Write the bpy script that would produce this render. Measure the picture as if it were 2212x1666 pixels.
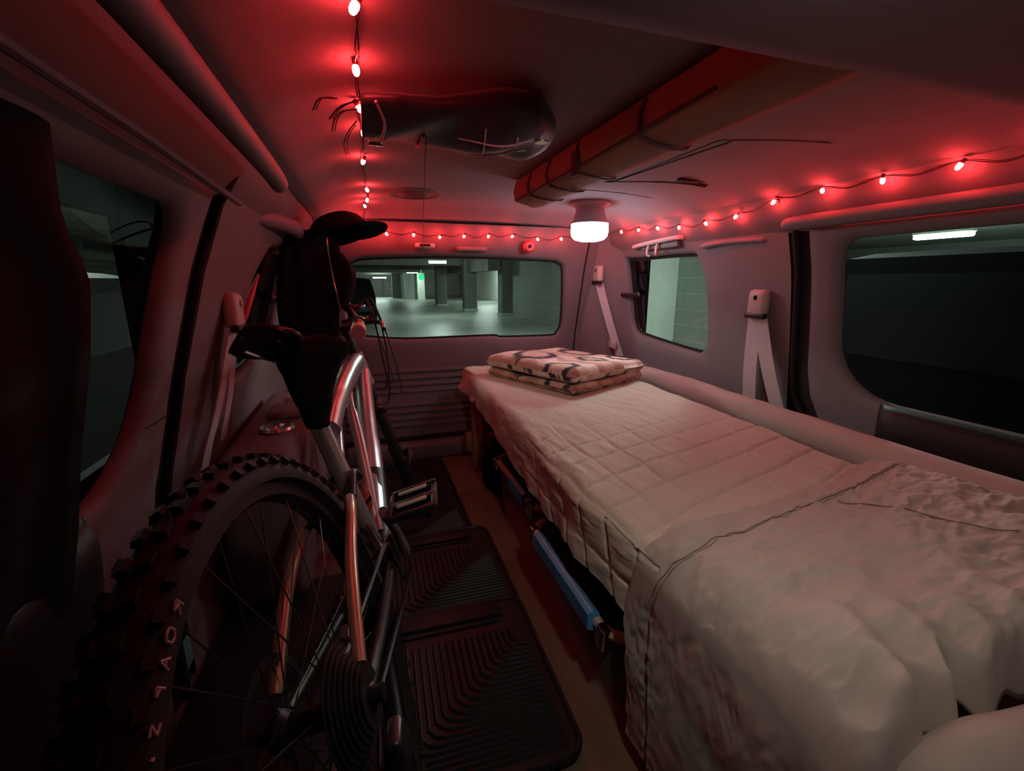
import bpy, bmesh, math, random
import numpy as np
from mathutils import Vector, Matrix
from mathutils.geometry import delaunay_2d_cdt

random.seed(7)
for o in list(bpy.data.objects):
    bpy.data.objects.remove(o)
S = bpy.context.scene
COL = S.collection
R = math.radians

# ------------------------------------------------------------------ camera
# van interior, metres: x to the right, y towards the tailgate, z up from the van floor
cam_d = bpy.data.cameras.new('camera')
cam = bpy.data.objects.new('camera', cam_d)
COL.objects.link(cam)
cam_d.sensor_fit = 'HORIZONTAL'
cam_d.sensor_width = 36.0
cam_d.lens = 36.0 * 960.0 / 2212.0
cam_d.clip_start = 0.01
cam_d.clip_end = 300
_yaw, _pitch = R(17.98), R(13.19)
cam.location = (0.0, 0.0, 0.88)
cam.rotation_mode = 'XYZ'
cam.rotation_euler = (R(90) - _pitch, 0.0, -_yaw)
S.camera = cam

# ------------------------------------------------------------------ world, exposure
w = bpy.data.worlds.new('world')
S.world = w
w.use_nodes = True
w.node_tree.nodes['Background'].inputs[0].default_value = (0.010, 0.008, 0.012, 1)
w.node_tree.nodes['Background'].inputs[1].default_value = 0.10
S.view_settings.view_transform = 'Standard'
S.view_settings.look = 'None'
S.view_settings.exposure = -0.92
S.view_settings.gamma = 1.0
S.view_settings.use_curve_mapping = False

BULB_E = 560.0        # red bulbs of the light string
LANTERN_E = 42.0     # white lantern diffuser
TUBE_E = 250.0        # garage ceiling fixtures
DOME_E = 470.0       # small reading lamp in the front headliner

# ------------------------------------------------------------------ materials
MATS = {}
def mat(name, col=(.5, .5, .5), rough=.6, metal=0.0, spec=.5, nscale=0, namt=0.0, bump=0.0, bscale=200, sheen=0.0,
        emit=None, estr=0.0, stretch=None, coat=0.0):
    if name in MATS:
        return MATS[name]
    m = bpy.data.materials.new(name)
    m.use_nodes = True
    nt = m.node_tree
    b = nt.nodes['Principled BSDF']
    b.inputs['Base Color'].default_value = (*col, 1)
    b.inputs['Roughness'].default_value = rough
    b.inputs['Metallic'].default_value = metal
    b.inputs['Specular IOR Level'].default_value = spec
    if sheen:
        b.inputs['Sheen Weight'].default_value = sheen
    if coat:
        b.inputs['Coat Weight'].default_value = coat
    if emit:
        b.inputs['Emission Color'].default_value = (*emit, 1)
        b.inputs['Emission Strength'].default_value = estr
    tc = nt.nodes.new('ShaderNodeTexCoord')
    src = tc.outputs['Object']
    if stretch:
        mp = nt.nodes.new('ShaderNodeMapping')
        mp.inputs['Scale'].default_value = stretch
        nt.links.new(src, mp.inputs['Vector'])
        src = mp.outputs['Vector']
    if nscale:
        n = nt.nodes.new('ShaderNodeTexNoise')
        n.inputs['Scale'].default_value = nscale
        n.inputs['Detail'].default_value = 5
        nt.links.new(src, n.inputs['Vector'])
        r = nt.nodes.new('ShaderNodeValToRGB')
        r.color_ramp.elements[0].position = .3
        r.color_ramp.elements[1].position = .7
        r.color_ramp.elements[0].color = (*[max(0, c * (1 - namt)) for c in col], 1)
        r.color_ramp.elements[1].color = (*[min(1, c * (1 + namt)) for c in col], 1)
        nt.links.new(n.outputs['Fac'], r.inputs['Fac'])
        nt.links.new(r.outputs['Color'], b.inputs['Base Color'])
    if bump:
        n2 = nt.nodes.new('ShaderNodeTexNoise')
        n2.inputs['Scale'].default_value = bscale
        n2.inputs['Detail'].default_value = 4
        nt.links.new(src, n2.inputs['Vector'])
        bp = nt.nodes.new('ShaderNodeBump')
        bp.inputs['Strength'].default_value = bump
        bp.inputs['Distance'].default_value = .002
        nt.links.new(n2.outputs['Fac'], bp.inputs['Height'])
        nt.links.new(bp.outputs['Normal'], b.inputs['Normal'])
    MATS[name] = m
    return m

def glass_mat(name, tint, refl=.06):
    m = bpy.data.materials.new(name)
    m.use_nodes = True
    nt = m.node_tree
    nt.nodes.clear()
    o = nt.nodes.new('ShaderNodeOutputMaterial')
    t = nt.nodes.new('ShaderNodeBsdfTransparent')
    t.inputs[0].default_value = (*tint, 1)
    g = nt.nodes.new('ShaderNodeBsdfGlossy')
    g.inputs['Roughness'].default_value = .02
    fr = nt.nodes.new('ShaderNodeFresnel')
    fr.inputs['IOR'].default_value = 1.45
    mx = nt.nodes.new('ShaderNodeMath')
    mx.operation = 'MULTIPLY'
    mx.inputs[1].default_value = refl
    nt.links.new(fr.outputs[0], mx.inputs[0])
    mix = nt.nodes.new('ShaderNodeMixShader')
    nt.links.new(mx.outputs[0], mix.inputs[0])
    nt.links.new(t.outputs[0], mix.inputs[1])
    nt.links.new(g.outputs[0], mix.inputs[2])
    nt.links.new(mix.outputs[0], o.inputs[0])
    return m

def frosted_mat(name, col, alpha):
    m = bpy.data.materials.new(name)
    m.use_nodes = True
    b = m.node_tree.nodes['Principled BSDF']
    b.inputs['Base Color'].default_value = (*col, 1)
    b.inputs['Roughness'].default_value = .35
    b.inputs['Alpha'].default_value = alpha
    return m

def attr_mat(name, attr, rough=.9, sheen=.3, bump=.5, bscale=500):
    m = mat(name, (.6, .5, .45), rough, sheen=sheen, bump=bump, bscale=bscale)
    nt = m.node_tree
    a = nt.nodes.new('ShaderNodeAttribute')
    a.attribute_name = attr
    nt.links.new(a.outputs['Color'], nt.nodes['Principled BSDF'].inputs['Base Color'])
    return m

M_trim = mat('grey_trim_plastic', (.185, .155, .165), .62, nscale=3, namt=.05, bump=.25, bscale=600)
M_trim2 = mat('warm_trim_plastic', (.155, .128, .135), .65, nscale=4, namt=.05, bump=.25, bscale=600)
M_head = mat('headliner_fabric', (.20, .185, .20), .95, nscale=6, namt=.05, bump=.4, bscale=900, sheen=.1)
M_rubber = mat('black_rubber', (.012, .012, .013), .7, bump=.2)
M_seal = mat('door_seal_rubber', (.008, .008, .008), .85)
M_arm = mat('dark_vinyl', (.016, .012, .014), .5, spec=.35, bump=.4, bscale=350)
M_mat = mat('floor_mat_rubber', (.013, .013, .017), .5, nscale=30, namt=.25, bump=.3, bscale=300)
M_floor = mat('tan_floor_board', (.17, .108, .078), .55, nscale=7, namt=.16, bump=.15, stretch=(3, .6, 1))
M_glass_rear = glass_mat('rear_glass', (.80, .86, .80), .10)
M_glass_side = glass_mat('tinted_side_glass', (.50, .53, .50), .04)
M_blackpl = mat('black_plastic', (.012, .012, .013), .45)
M_blackcl = mat('black_cloth', (.006, .005, .007), .95, spec=.2, bump=.5, bscale=120)
M_web = mat('seatbelt_webbing', (.55, .50, .52), .75, bump=.6, bscale=900, stretch=(1, 1, .15))
M_beige = mat('belt_cover_plastic', (.47, .40, .39), .45)
M_chrome = mat('chrome', (.75, .75, .77), .18, 1.0)
M_wood = mat('pine_lumber', (.30, .15, .075), .6, nscale=9, namt=.25, stretch=(6, 6, .7))
M_quilt = mat('quilt_cotton', (.53, .50, .41), .9, nscale=5, namt=.06, bump=.5, bscale=350, sheen=.2)
M_duvet = mat('taupe_cotton', (.44, .375, .335), .9, nscale=4, namt=.07, bump=.15, bscale=1400, sheen=.1)
M_thread = mat('brown_seam_thread', (.19, .14, .12), .9)
M_silver = mat('silver_frame_paint', (.62, .60, .61), .28, .75)
M_copper = mat('copper_frame_paint', (.60, .36, .27), .3, .6)
M_tire = mat('tire_rubber', (.010, .009, .009), .75, bump=.3)
M_rim = mat('black_rim', (.014, .014, .015), .4)
M_spoke = mat('dark_spoke', (.10, .10, .11), .35, .8)
M_orange = mat('orange_grip', (.72, .33, .10), .6)
M_gripend = mat('grip_end_cap', (.36, .14, .19), .6)
M_shock = mat('shock_red', (.45, .08, .04), .35, .3)
M_mark = mat('tyre_lettering', (.50, .42, .38), .7)
M_wire = mat('dark_green_wire', (.02, .012, .012), .6)
M_bulb = mat('red_bulb', (1, .1, .08), .4, emit=(1.0, .038, .042), estr=BULB_E)
M_socket = mat('bulb_socket', (.10, .01, .01), .5)
M_lant = mat('lantern_diffuser', (.9, .9, .92), .4, emit=(.93, .88, 1.0), estr=LANTERN_E)
M_lantb = mat('lantern_grey_body', (.42, .42, .46), .5)
M_navy = mat('navy_nylon', (.018, .020, .034), .55, bump=.5, bscale=60, sheen=.2)
M_paleline = mat('pale_cord', (.55, .52, .58), .7)
M_parcel = mat('brown_kraft_cloth', (.30, .125, .085), .8, nscale=6, namt=.14, bump=.3, bscale=40)
M_strap = mat('dark_strap', (.06, .02, .02), .8)
M_blue = mat('blue_latch_plastic', (.07, .33, .62), .4)
M_clear = frosted_mat('clear_tote_plastic', (.55, .46, .42), .22)
M_rimpl = frosted_mat('tote_rim_plastic', (.62, .50, .38), .75)
M_conc = mat('garage_concrete', (.42, .44, .40), .85, nscale=1.2, namt=.18, bump=.4, bscale=20)
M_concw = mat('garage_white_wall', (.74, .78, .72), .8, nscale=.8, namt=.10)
M_concf = mat('garage_floor', (.34, .36, .32), .42, nscale=.7, namt=.2)
M_concd = mat('garage_dark_beam', (.17, .17, .15), .85, nscale=1.0, namt=.2)
M_tube = mat('fluorescent_tube', (1, 1, 1), .4, emit=(.80, 1.0, .93), estr=TUBE_E)
M_green = mat('green_sign', (.1, .9, .4), .4, emit=(.02, 1.0, .35), estr=1.6)
M_car = mat('dark_car_paint', (.004, .004, .005), .7, spec=.2)
M_carw = mat('dark_car_window', (.004, .004, .005), .6, spec=.2)
M_red = mat('red_trim', (.55, .04, .05), .5)

# ------------------------------------------------------------------ mesh helpers
def arr(p):
    return np.array(p, float)

class MB:
    def __init__(self):
        self.v, self.f = [], []
    def add(self, vs, fs):
        k = len(self.v)
        self.v += [tuple(map(float, p)) for p in vs]
        self.f += [tuple(i + k for i in q) for q in fs]
        return self
    def box(self, c, s, rot=None):
        c, h = arr(c), arr(s) / 2
        vs = [arr((x, y, z)) * h for x in (-1, 1) for y in (-1, 1) for z in (-1, 1)]
        if rot is not None:
            vs = [arr(rot @ Vector(p)) for p in vs]
        return self.add([p + c for p in vs],
                        [(0, 1, 3, 2), (4, 6, 7, 5), (0, 4, 5, 1), (2, 3, 7, 6), (0, 2, 6, 4), (1, 5, 7, 3)])
    def rbox(self, c, s, r=.005, seg=3, rot=None):
        """box with rounded edges"""
        bm = bmesh.new()
        bmesh.ops.create_cube(bm, size=1)
        bmesh.ops.scale(bm, vec=s, verts=bm.verts)
        bmesh.ops.bevel(bm, geom=bm.edges[:], offset=min(r, min(s) * .49), segments=seg, affect='EDGES', profile=.5)
        bm.verts.ensure_lookup_table()
        vs = [v.co.copy() for v in bm.verts]
        if rot is not None:
            vs = [rot @ p for p in vs]
        c = Vector(c)
        self.add([p + c for p in vs], [tuple(v.index for v in f.verts) for f in bm.faces])
        bm.free()
        return self
    def tube(self, path, rad, n=10, caps=True, squash=None):
        P = [arr(p) for p in path]
        m = len(P)
        rads = [rad] * m if np.isscalar(rad) else list(rad)
        T = []
        for i in range(m):
            t = P[min(i + 1, m - 1)] - P[max(i - 1, 0)]
            T.append(t / (np.linalg.norm(t) + 1e-12))
        up = arr((0, 0, 1)) if abs(T[0][2]) < .9 else arr((1, 0, 0))
        nrm = np.cross(T[0], up); nrm /= np.linalg.norm(nrm)
        vs, fs = [], []
        for i in range(m):
            nrm = nrm - T[i] * np.dot(nrm, T[i]); nrm /= np.linalg.norm(nrm)
            b = np.cross(T[i], nrm)
            for k in range(n):
                a = 2 * math.pi * k / n
                sq = squash or (1, 1)
                vs.append(P[i] + rads[i] * (nrm * math.cos(a) * sq[0] + b * math.sin(a) * sq[1]))
        for i in range(m - 1):
            for k in range(n):
                fs.append((i * n + k, i * n + (k + 1) % n, (i + 1) * n + (k + 1) % n, (i + 1) * n + k))
        if caps:
            fs.append(tuple(range(n))[::-1])
            fs.append(tuple((m - 1) * n + k for k in range(n)))
        return self.add(vs, fs)
    def ribbon(self, path, width_dir, w, t=.0015):
        """flat band along path; width_dir per point or single"""
        m = len(path)
        P = [arr(p) for p in path]
        vs = []
        for i in range(m):
            d = arr(width_dir[i] if isinstance(width_dir, list) else width_dir)
            d = d / np.linalg.norm(d)
            tt = P[min(i + 1, m - 1)] - P[max(i - 1, 0)]
            nn = np.cross(tt, d); nn /= (np.linalg.norm(nn) + 1e-12)
            vs += [P[i] - d * w / 2 - nn * t, P[i] + d * w / 2 - nn * t, P[i] + d * w / 2 + nn * t, P[i] - d * w / 2 + nn * t]
        fs = []
        for i in range(m - 1):
            for k in range(4):
                fs.append((i * 4 + k, i * 4 + (k + 1) % 4, i * 4 + 4 + (k + 1) % 4, i * 4 + 4 + k))
        fs += [(3, 2, 1, 0), tuple((m - 1) * 4 + k for k in range(4))]
        return self.add(vs, fs)
    def lathe(self, prof, c=(0, 0, 0), axis='Z', n=28, rot=None):
        vs, fs = [], []
        for r_, h in prof:
            for k in range(n):
                a = 2 * math.pi * k / n
                p = (r_ * math.cos(a), r_ * math.sin(a), h)
                if axis == 'X': p = (p[2], p[0], p[1])
                if axis == 'Y': p = (p[1], p[2], p[0])
                if rot is not None: p = rot @ Vector(p)
                vs.append(arr(p) + arr(c))
        m = len(prof)
        for i in range(m - 1):
            for k in range(n):
                fs.append((i * n + k, i * n + (k + 1) % n, (i + 1) * n + (k + 1) % n, (i + 1) * n + k))
        fs.append(tuple(range(n))[::-1])
        fs.append(tuple((m - 1) * n + k for k in range(n)))
        return self.add(vs, fs)
    def grid(self, G):
        """G: (a,b,3) array"""
        a, b = G.shape[:2]
        fs = [(i * b + j, i * b + j + 1, (i + 1) * b + j + 1, (i + 1) * b + j) for i in range(a - 1) for j in range(b - 1)]
        return self.add(G.reshape(-1, 3), fs)
    def prism(self, poly, axis, a, b):
        """poly 2D extruded along axis between a and b"""
        def p3(p, t):
            return {'x': (t, p[0], p[1]), 'y': (p[0], t, p[1]), 'z': (p[0], p[1], t)}[axis]
        n = len(poly)
        vs = [p3(p, a) for p in poly] + [p3(p, b) for p in poly]
        fs = [tuple(range(n))[::-1], tuple(range(n, 2 * n))] + [(i, (i + 1) % n, n + (i + 1) % n, n + i) for i in range(n)]
        return self.add(vs, fs)
    def build(self, name, m, parent=None, smooth=40, subsurf=0):
        me = bpy.data.meshes.new(name)
        me.from_pydata(self.v, [], self.f)
        bm = bmesh.new(); bm.from_mesh(me)
        bmesh.ops.recalc_face_normals(bm, faces=bm.faces)
        bm.to_mesh(me); bm.free()
        if smooth:
            me.polygons.foreach_set('use_smooth', [True] * len(me.polygons))
            me.set_sharp_from_angle(angle=R(smooth))
        me.materials.append(m)
        o = bpy.data.objects.new(name, me)
        COL.objects.link(o)
        if parent: o.parent = parent
        if subsurf:
            md = o.modifiers.new('subsurf', 'SUBSURF'); md.levels = subsurf; md.render_levels = subsurf
        return o

def tag(o, label=None, cat=None, group=None, kind=None):
    if label: o['label'] = label
    if cat: o['category'] = cat
    if group: o['group'] = group
    if kind: o['kind'] = kind
    return o
def struct(o, label=None):
    return tag(o, label, kind='structure')
def empty(name, loc=(0, 0, 0), label=None, cat=None, group=None):
    o = bpy.data.objects.new(name, None)
    COL.objects.link(o)
    o.location = loc
    o.empty_display_size = .05
    return tag(o, label, cat, group)
def off(P, base):
    return [arr(p) - arr(base) for p in P]
def smooth01(t):
    t = np.clip(t, 0, 1); return t * t * (3 - 2 * t)
def spline(P, n=8):
    """Catmull-Rom through points"""
    P = [arr(p) for p in P]
    Q = [2 * P[0] - P[1]] + P + [2 * P[-1] - P[-2]]
    out = []
    for i in range(1, len(Q) - 2):
        for k in range(n):
            t = k / n
            a, b, c, d = Q[i - 1:i + 3]
            out.append(.5 * (2 * b + (c - a) * t + (2 * a - 5 * b + 4 * c - d) * t * t + (3 * b - a - 3 * c + d) * t ** 3))
    out.append(P[-1])
    return out
_rng = np.random.RandomState(3)
_LAT = _rng.rand(64, 64)
def vnoise(x, y):
    x = np.asarray(x, float); y = np.asarray(y, float)
    xi = np.floor(x).astype(int); yi = np.floor(y).astype(int)
    fx = x - xi; fy = y - yi
    fx = fx * fx * (3 - 2 * fx); fy = fy * fy * (3 - 2 * fy)
    g = lambda a, b: _LAT[a % 64, b % 64]
    return (g(xi, yi) * (1 - fx) * (1 - fy) + g(xi + 1, yi) * fx * (1 - fy) + g(xi, yi + 1) * (1 - fx) * fy + g(xi + 1, yi + 1) * fx * fy) - .5
def fbm(x, y, o=4):
    s = 0; a = 1.0
    for k in range(o):
        s = s + a * vnoise(x * 2 ** k + 17 * k, y * 2 ** k + 5 * k); a *= .5
    return s
def rrect(x0, y0, x1, y1, r, n=8):
    """rounded rectangle, r = radii (bl, br, tr, tl)"""
    if np.isscalar(r): r = (r,) * 4
    out = []
    for (cx, cy, rr, a0) in ((x0 + r[0], y0 + r[0], r[0], 180), (x1 - r[1], y0 + r[1], r[1], 270), (x1 - r[2], y1 - r[2], r[2], 0), (x0 + r[3], y1 - r[3], r[3], 90)):
        for k in range(n + 1):
            a = R(a0 + 90 * k / n)
            out.append((cx + rr * math.cos(a), cy + rr * math.sin(a)))
    return out
def resample(poly, step):
    out = []
    n = len(poly)
    for i in range(n):
        a, b = arr(poly[i]), arr(poly[(i + 1) % n])
        L = np.linalg.norm(b - a)
        if L < 1e-6: continue
        k = max(1, int(math.ceil(L / step)))
        for j in range(k):
            out.append(tuple(a + (b - a) * j / k))
    return out
def inside(poly, x, y):
    c = False
    n = len(poly)
    j = n - 1
    for i in range(n):
        xi, yi = poly[i]; xj, yj = poly[j]
        if (yi > y) != (yj > y) and x < (xj - xi) * (y - yi) / (yj - yi) + xi:
            c = not c
        j = i
    return c
def inset_loop(loop, d):
    """move a closed 2D loop towards its inside by d"""
    n = len(loop)
    A = sum(loop[i][0] * loop[(i + 1) % n][1] - loop[(i + 1) % n][0] * loop[i][1] for i in range(n))
    sg = 1 if A > 0 else -1
    out = []
    for i in range(n):
        a, b = arr(loop[i - 1]), arr(loop[(i + 1) % n])
        t = b - a; t /= (np.linalg.norm(t) + 1e-12)
        out.append(tuple(arr(loop[i]) + sg * d * arr((-t[1], t[0]))))
    return out
def panel(outer, holes, f, step=.05, rows=(), edge=()):
    """surface over a 2D outline with holes; f(a,b,out) -> 3D point; rows: (inset, outward) of each hole's rounded lip,
    edge: the same round the outer outline"""
    outer = resample(outer, step)
    hs = [resample(h, step * .6) for h in holes]
    pts, edges = [], []
    for loop in [outer] + hs:
        k = len(pts)
        pts += [Vector(p) for p in loop]
        edges += [(k + i, k + (i + 1) % len(loop)) for i in range(len(loop))]
    xs = [p[0] for p in outer]; ys = [p[1] for p in outer]
    for x in np.arange(min(xs), max(xs), step):
        for y in np.arange(min(ys), max(ys), step):
            if inside(outer, x, y) and not any(inside(h, x, y) for h in hs):
                if min((x - p[0]) ** 2 + (y - p[1]) ** 2 for loop in [outer] + hs for p in loop) > (step * .45) ** 2:
                    pts.append(Vector((x, y)))
    V, _, F, *_ = delaunay_2d_cdt(pts, edges, [], 0, 1e-6)
    mb = MB()
    fs = []
    for t in F:
        cx = sum(V[i].x for i in t) / 3; cy = sum(V[i].y for i in t) / 3
        if inside(outer, cx, cy) and not any(inside(h, cx, cy) for h in hs):
            fs.append(tuple(t))
    mb.add([f(p.x, p.y, 0.0) for p in V], fs)
    for loop, rr in [(h, rows) for h in hs] + ([(outer, edge)] if edge else []):
        prev = [f(p[0], p[1], 0.0) for p in loop]
        n = len(loop)
        for d, o in rr:
            cur = [f(p[0], p[1], o) for p in inset_loop(loop, d)]
            mb.add(prev + cur, [(i, (i + 1) % n, n + (i + 1) % n, n + i) for i in range(n)])
            prev = cur
    bm_weld(mb)
    return mb
def bm_weld(mb, d=1e-5):
    bm = bmesh.new()
    vs = [bm.verts.new(p) for p in mb.v]
    for q in mb.f:
        try: bm.faces.new([vs[i] for i in q])
        except ValueError: pass
    bmesh.ops.remove_doubles(bm, verts=bm.verts, dist=d)
    bm.verts.index_update()
    mb.v = [tuple(v.co) for v in bm.verts]
    mb.f = [tuple(v.index for v in f.verts) for f in bm.faces]
    bm.free()

# ------------------------------------------------------------------ van shell
ZS = [0, .3, .5, .7, .9, 1.02, 1.10, 1.16, 1.2]
XR = [1.31, 1.31, 1.285, 1.26, 1.23, 1.195, 1.155, 1.06, .98]
XL = [-.43, -.43, -.405, -.355, -.295, -.248, -.20, -.11, -.03]
def rear_in(y):
    return .19 * float(smooth01((y - 1.93) / .30)) ** 1.3
def fR(y, z, o=0.0):
    return (float(np.interp(z, ZS, XR)) - rear_in(y) + o, y, z)
def fL(y, z, o=0.0):
    return (float(np.interp(z, ZS, XL)) + rear_in(y) - o, y, z)
ZH = [0, .35, .60, .94, 1.12, 1.2]
YH = [2.20, 2.21, 2.185, 2.10, 2.035, 2.0]
def fH(x, z, o=0.0):
    return (x, float(np.interp(z, ZH, YH)) + o, z)

# floor: three boards laid end to end
fl = struct(MB().box((.44, .8, -.03), (1.80, 2.9, .03)).build('floor', M_concd))
for y0, y1 in ((-.64, 1.214), (1.218, 1.735), (1.739, 2.235)):
    MB().rbox((.44, (y0 + y1) / 2, -.0075), (1.76, y1 - y0, .015), .003, 2).build('floor_board', M_floor, fl)

# ceiling: headliner swept along the van
cs = [(-.185, 1.118), (-.165, 1.122), (-.140, 1.122), (-.118, 1.132), (-.085, 1.152), (-.045, 1.168), (.01, 1.176), (.10, 1.180), (.30, 1.184), (.5, 1.186),
      (.70, 1.184), (.88, 1.180), (.97, 1.174), (1.03, 1.162), (1.08, 1.142), (1.11, 1.124), (1.13, 1.116), (1.165, 1.114)]
ys = list(np.linspace(-.64, 1.86, 26)) + list(np.linspace(1.89, 2.06, 10))
G = np.zeros((len(ys), len(cs), 3))
for i, y in enumerate(ys):
    for j, (x, z) in enumerate(cs):
        G[i, j] = (x, y, z - .055 * float(smooth01((y - 1.93) / .16)))
ceil = struct(MB().grid(G).build('ceiling', M_head, smooth=60))
md = ceil.modifiers.new('solid', 'SOLIDIFY'); md.thickness = .02; md.offset = 1
# lowered padded front edge of the headliner
pf = [(.32, 1.20), (.420, 1.195), (.443, 1.175), (.452, 1.150), (.447, 1.128), (.430, 1.114), (.400, 1.109), (.0, 1.115), (-.64, 1.12), (-.64, 1.2)]
struct(MB().prism(pf, 'x', -.14, 1.15).build('trim_1', mat('dark_headliner_edge', (.15, .135, .15), .9, bump=.4, bscale=900), smooth=50), 'padded lowered front edge of the headliner above the bed')

# swivel reading lamp of the van, set in the lowered headliner and turned towards the bed
dl = empty('reading_lamp', (.27, .15, 1.098), 'small swivel reading lamp in the lowered front headliner, turned to the bed', 'lamp')
dl.rotation_mode = 'QUATERNION'
dl.rotation_quaternion = Vector((.36, .56, -.63)).to_track_quat('-Z', 'Y')
MB().lathe([(.0, .030), (.026, .029), (.036, .018), (.042, .0), (.046, -.030), (.043, -.030), (.038, .0), (.033, .010), (.0, .012)], n=32).build('bezel', M_blackpl, dl)
MB().lathe([(.0, .0115), (.029, .0110), (.027, .006), (.016, .003), (.0, .002)], n=28).build('lens', mat('lamp_lens', (.9, .9, .85), .4, emit=(1.0, .90, .78), estr=DOME_E), dl)
MB().tube([(0, 0, .028), tuple(dl.rotation_quaternion.inverted() @ Vector((0, 0, .045)))], .012, 10).build('swivel', M_blackpl, dl)
# --- right side
qR = [(1.955, .70), (1.955, .96), (1.93, .985), (1.85, .985), (1.50, .985), (1.455, .965), (1.435, .90), (1.425, .80), (1.427, .66), (1.455, .605), (1.52, .597), (1.85, .622), (1.93, .645)]
qR = inset_loop([tuple(p) for p in spline([arr(p) for p in qR + qR[:1]], 4)[:-1]], -.012)
lipq = ((.003, .002), (.008, .006), (.011, .015), (.012, .045))
wr = struct(panel([(1.055, 0), (2.22, 0), (2.22, 1.115), (1.055, 1.115)], [qR], fR, .05, lipq).build('wall_right', M_trim, smooth=50))
# flange bulge that runs forward from the top of the quarter window
MB().tube(spline([(1.195, 1.42, 1.005), (1.197, 1.30, 1.012), (1.20, 1.17, 1.010), (1.205, 1.13, 1.005)], 5), [.004] + [.011] * 13 + [.007, .003], 10).build('ledge', M_trim, wr)
winR = rrect(-.58, .566, .905, .990, (.05, .16, .05, .03), 8)
lipd = ((.008, .001), (.018, .005), (.025, .012), (.029, .020), (.030, .026))
dR_out = [(-.64, 0), (.90, 0), (.905, .30), (.925, .44), (.972, .54), (.985, .62), (.985, 1.02), (-.64, 1.02)]
dR = struct(panel(dR_out, [inset_loop(winR, -.030)], lambda a, b, o: fR(a, b, o - .004), .05, lipd, ((-.004, .004), (-.006, .02))).build('door_1', M_trim, smooth=50))
# black seal between the door and the quarter panel
sealR = [(1.012, 1.08), (1.015, .90), (1.020, .70), (1.020, .58), (1.008, .52), (.965, .44), (.945, .35), (.94, .0)]
def seal(path, f, name):
    P = spline([arr(p) for p in path], 6)
    mb = MB()
    mb.ribbon([f(p[0], p[1], .010) for p in P], [tuple(arr(f(p[0] + .01, p[1], .010)) - arr(f(p[0] - .01, p[1], .010))) for p in P], .085, .004)
    mb.tube([f(p[0] + .016, p[1], -.002) for p in P], .009, 8)
    return struct(mb.build(name, M_seal))
seal(sealR, fR, 'trim_2')
# dark padded armrest band on the door below the glass
def armrest(f, y1, name, parent):
    prof = [(.08, .002), (.20, -.020), (.32, -.034), (.42, -.040), (.50, -.040), (.535, -.032), (.555, -.018), (.563, .002), (.560, .02)]
    yy = list(np.linspace(-.62, y1 - .06, 16)) + [y1 - .03, y1 - .012, y1 - .003, y1]
    G = np.zeros((len(yy), len(prof), 3))
    for i, y in enumerate(yy):
        k = 1 - max(0, (y - (y1 - .06)) / .06) ** 3
        for j, (z, o) in enumerate(prof):
            G[i, j] = f(y - .10 * max(0, (.40 - z)) * 0, z, o * k + .006 * (1 - k))
    return MB().grid(G).build(name, M_arm, parent, smooth=60)
armrest(fR, .785, 'armrest', dR)
# rail above the door opening
def rail(pts, r, name, lab):
    P = spline(pts, 6)
    n = len(P)
    rr = [r * min(1, .35 + .65 * math.sin(min(1, (i + .3) / 5) * math.pi / 2)) for i in range(n)]
    return struct(MB().tube(P, rr, 12).build(name, M_trim, smooth=60), lab)
rail([(1.165, 1.045, 1.035), (1.155, .98, 1.038), (1.150, .6, 1.036), (1.150, -.6, 1.036)], .019, 'trim_3', 'padded rail above the door window beside the bed')
# filler between rail and headliner, right and left
def filler(x0, x1, z0, z1, name):
    G = np.zeros((20, 5, 3))
    for i, y in enumerate(np.linspace(-.64, 2.05, 20)):
        for j, t in enumerate(np.linspace(0, 1, 5)):
            bul = math.sin(t * math.pi) * .012
            s = -1 if x0 > .5 else 1
            G[i, j] = (x0 + (x1 - x0) * t + s * bul, y, z0 + (z1 - z0) * t - (.035 * t if y > 1.93 else 0))
    return struct(MB().grid(G).build(name, M_trim2, smooth=60))
filler(1.196, 1.145, 1.018, 1.118, 'trim_4')
# --- left side
qL = [(1.955, .70), (1.955, .96), (1.93, .985), (1.85, .985), (1.62, .985), (1.53, .945), (1.46, .86), (1.425, .76), (1.425, .66), (1.455, .605), (1.52, .597), (1.85, .622), (1.93, .645)]
qL = inset_loop([tuple(p) for p in spline([arr(p) for p in qL + qL[:1]], 4)[:-1]], -.012)
wl = struct(panel([(1.03, 0), (2.22, 0), (2.22, 1.115), (1.03, 1.115)], [qL], fL, .05, lipq).build('wall_left', M_trim, smooth=50))
MB().tube(spline([(-.215, 1.86, 1.035), (-.205, 1.75, 1.040), (-.20, 1.62, 1.045), (-.225, 1.45, 1.045), (-.262, 1.3, 1.04)], 6),
          [.008, .016, .020, .022] + [.023] * 17 + [.022, .020, .018, .016], 12).build('ledge', M_trim, wl)
MB().tube([fL(y, z, -.004) for y, z in ((1.50, .90), (1.46, .845), (1.435, .79), (1.42, .74))], [.003, .009, .009, .003], 8).build('red_strip', M_red, wl)  # thin red strip along the front edge of the quarter window
winL = rrect(-.58, .566, .862, .995, (.05, .16, .05, .03), 8)
dL_out = [(-.64, 0), (.90, 0), (.91, .25), (.93, .42), (.945, .54), (.95, .62), (.95, 1.03), (-.64, 1.03)]
dL = struct(panel(dL_out, [inset_loop(winL, -.030)], lambda a, b, o: fL(a, b, o - .004), .05, lipd, ((-.004, .004), (-.006, .02))).build('door_2', M_trim, smooth=50))
MB().ribbon([fL(y, .64 - .03 * (y - .85), -.0055) for y in (.865, .90, .943)], (0, 0, 1), .002, .0006).build('trim_seam', M_seal, dL)
sealL = [(.985, 1.08), (.988, .90), (.990, .70), (.988, .55), (.975, .42), (.96, .30), (.95, .0)]
seal(sealL, fL, 'trim_5')
armrest(fL, .72, 'armrest', dL)
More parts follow.
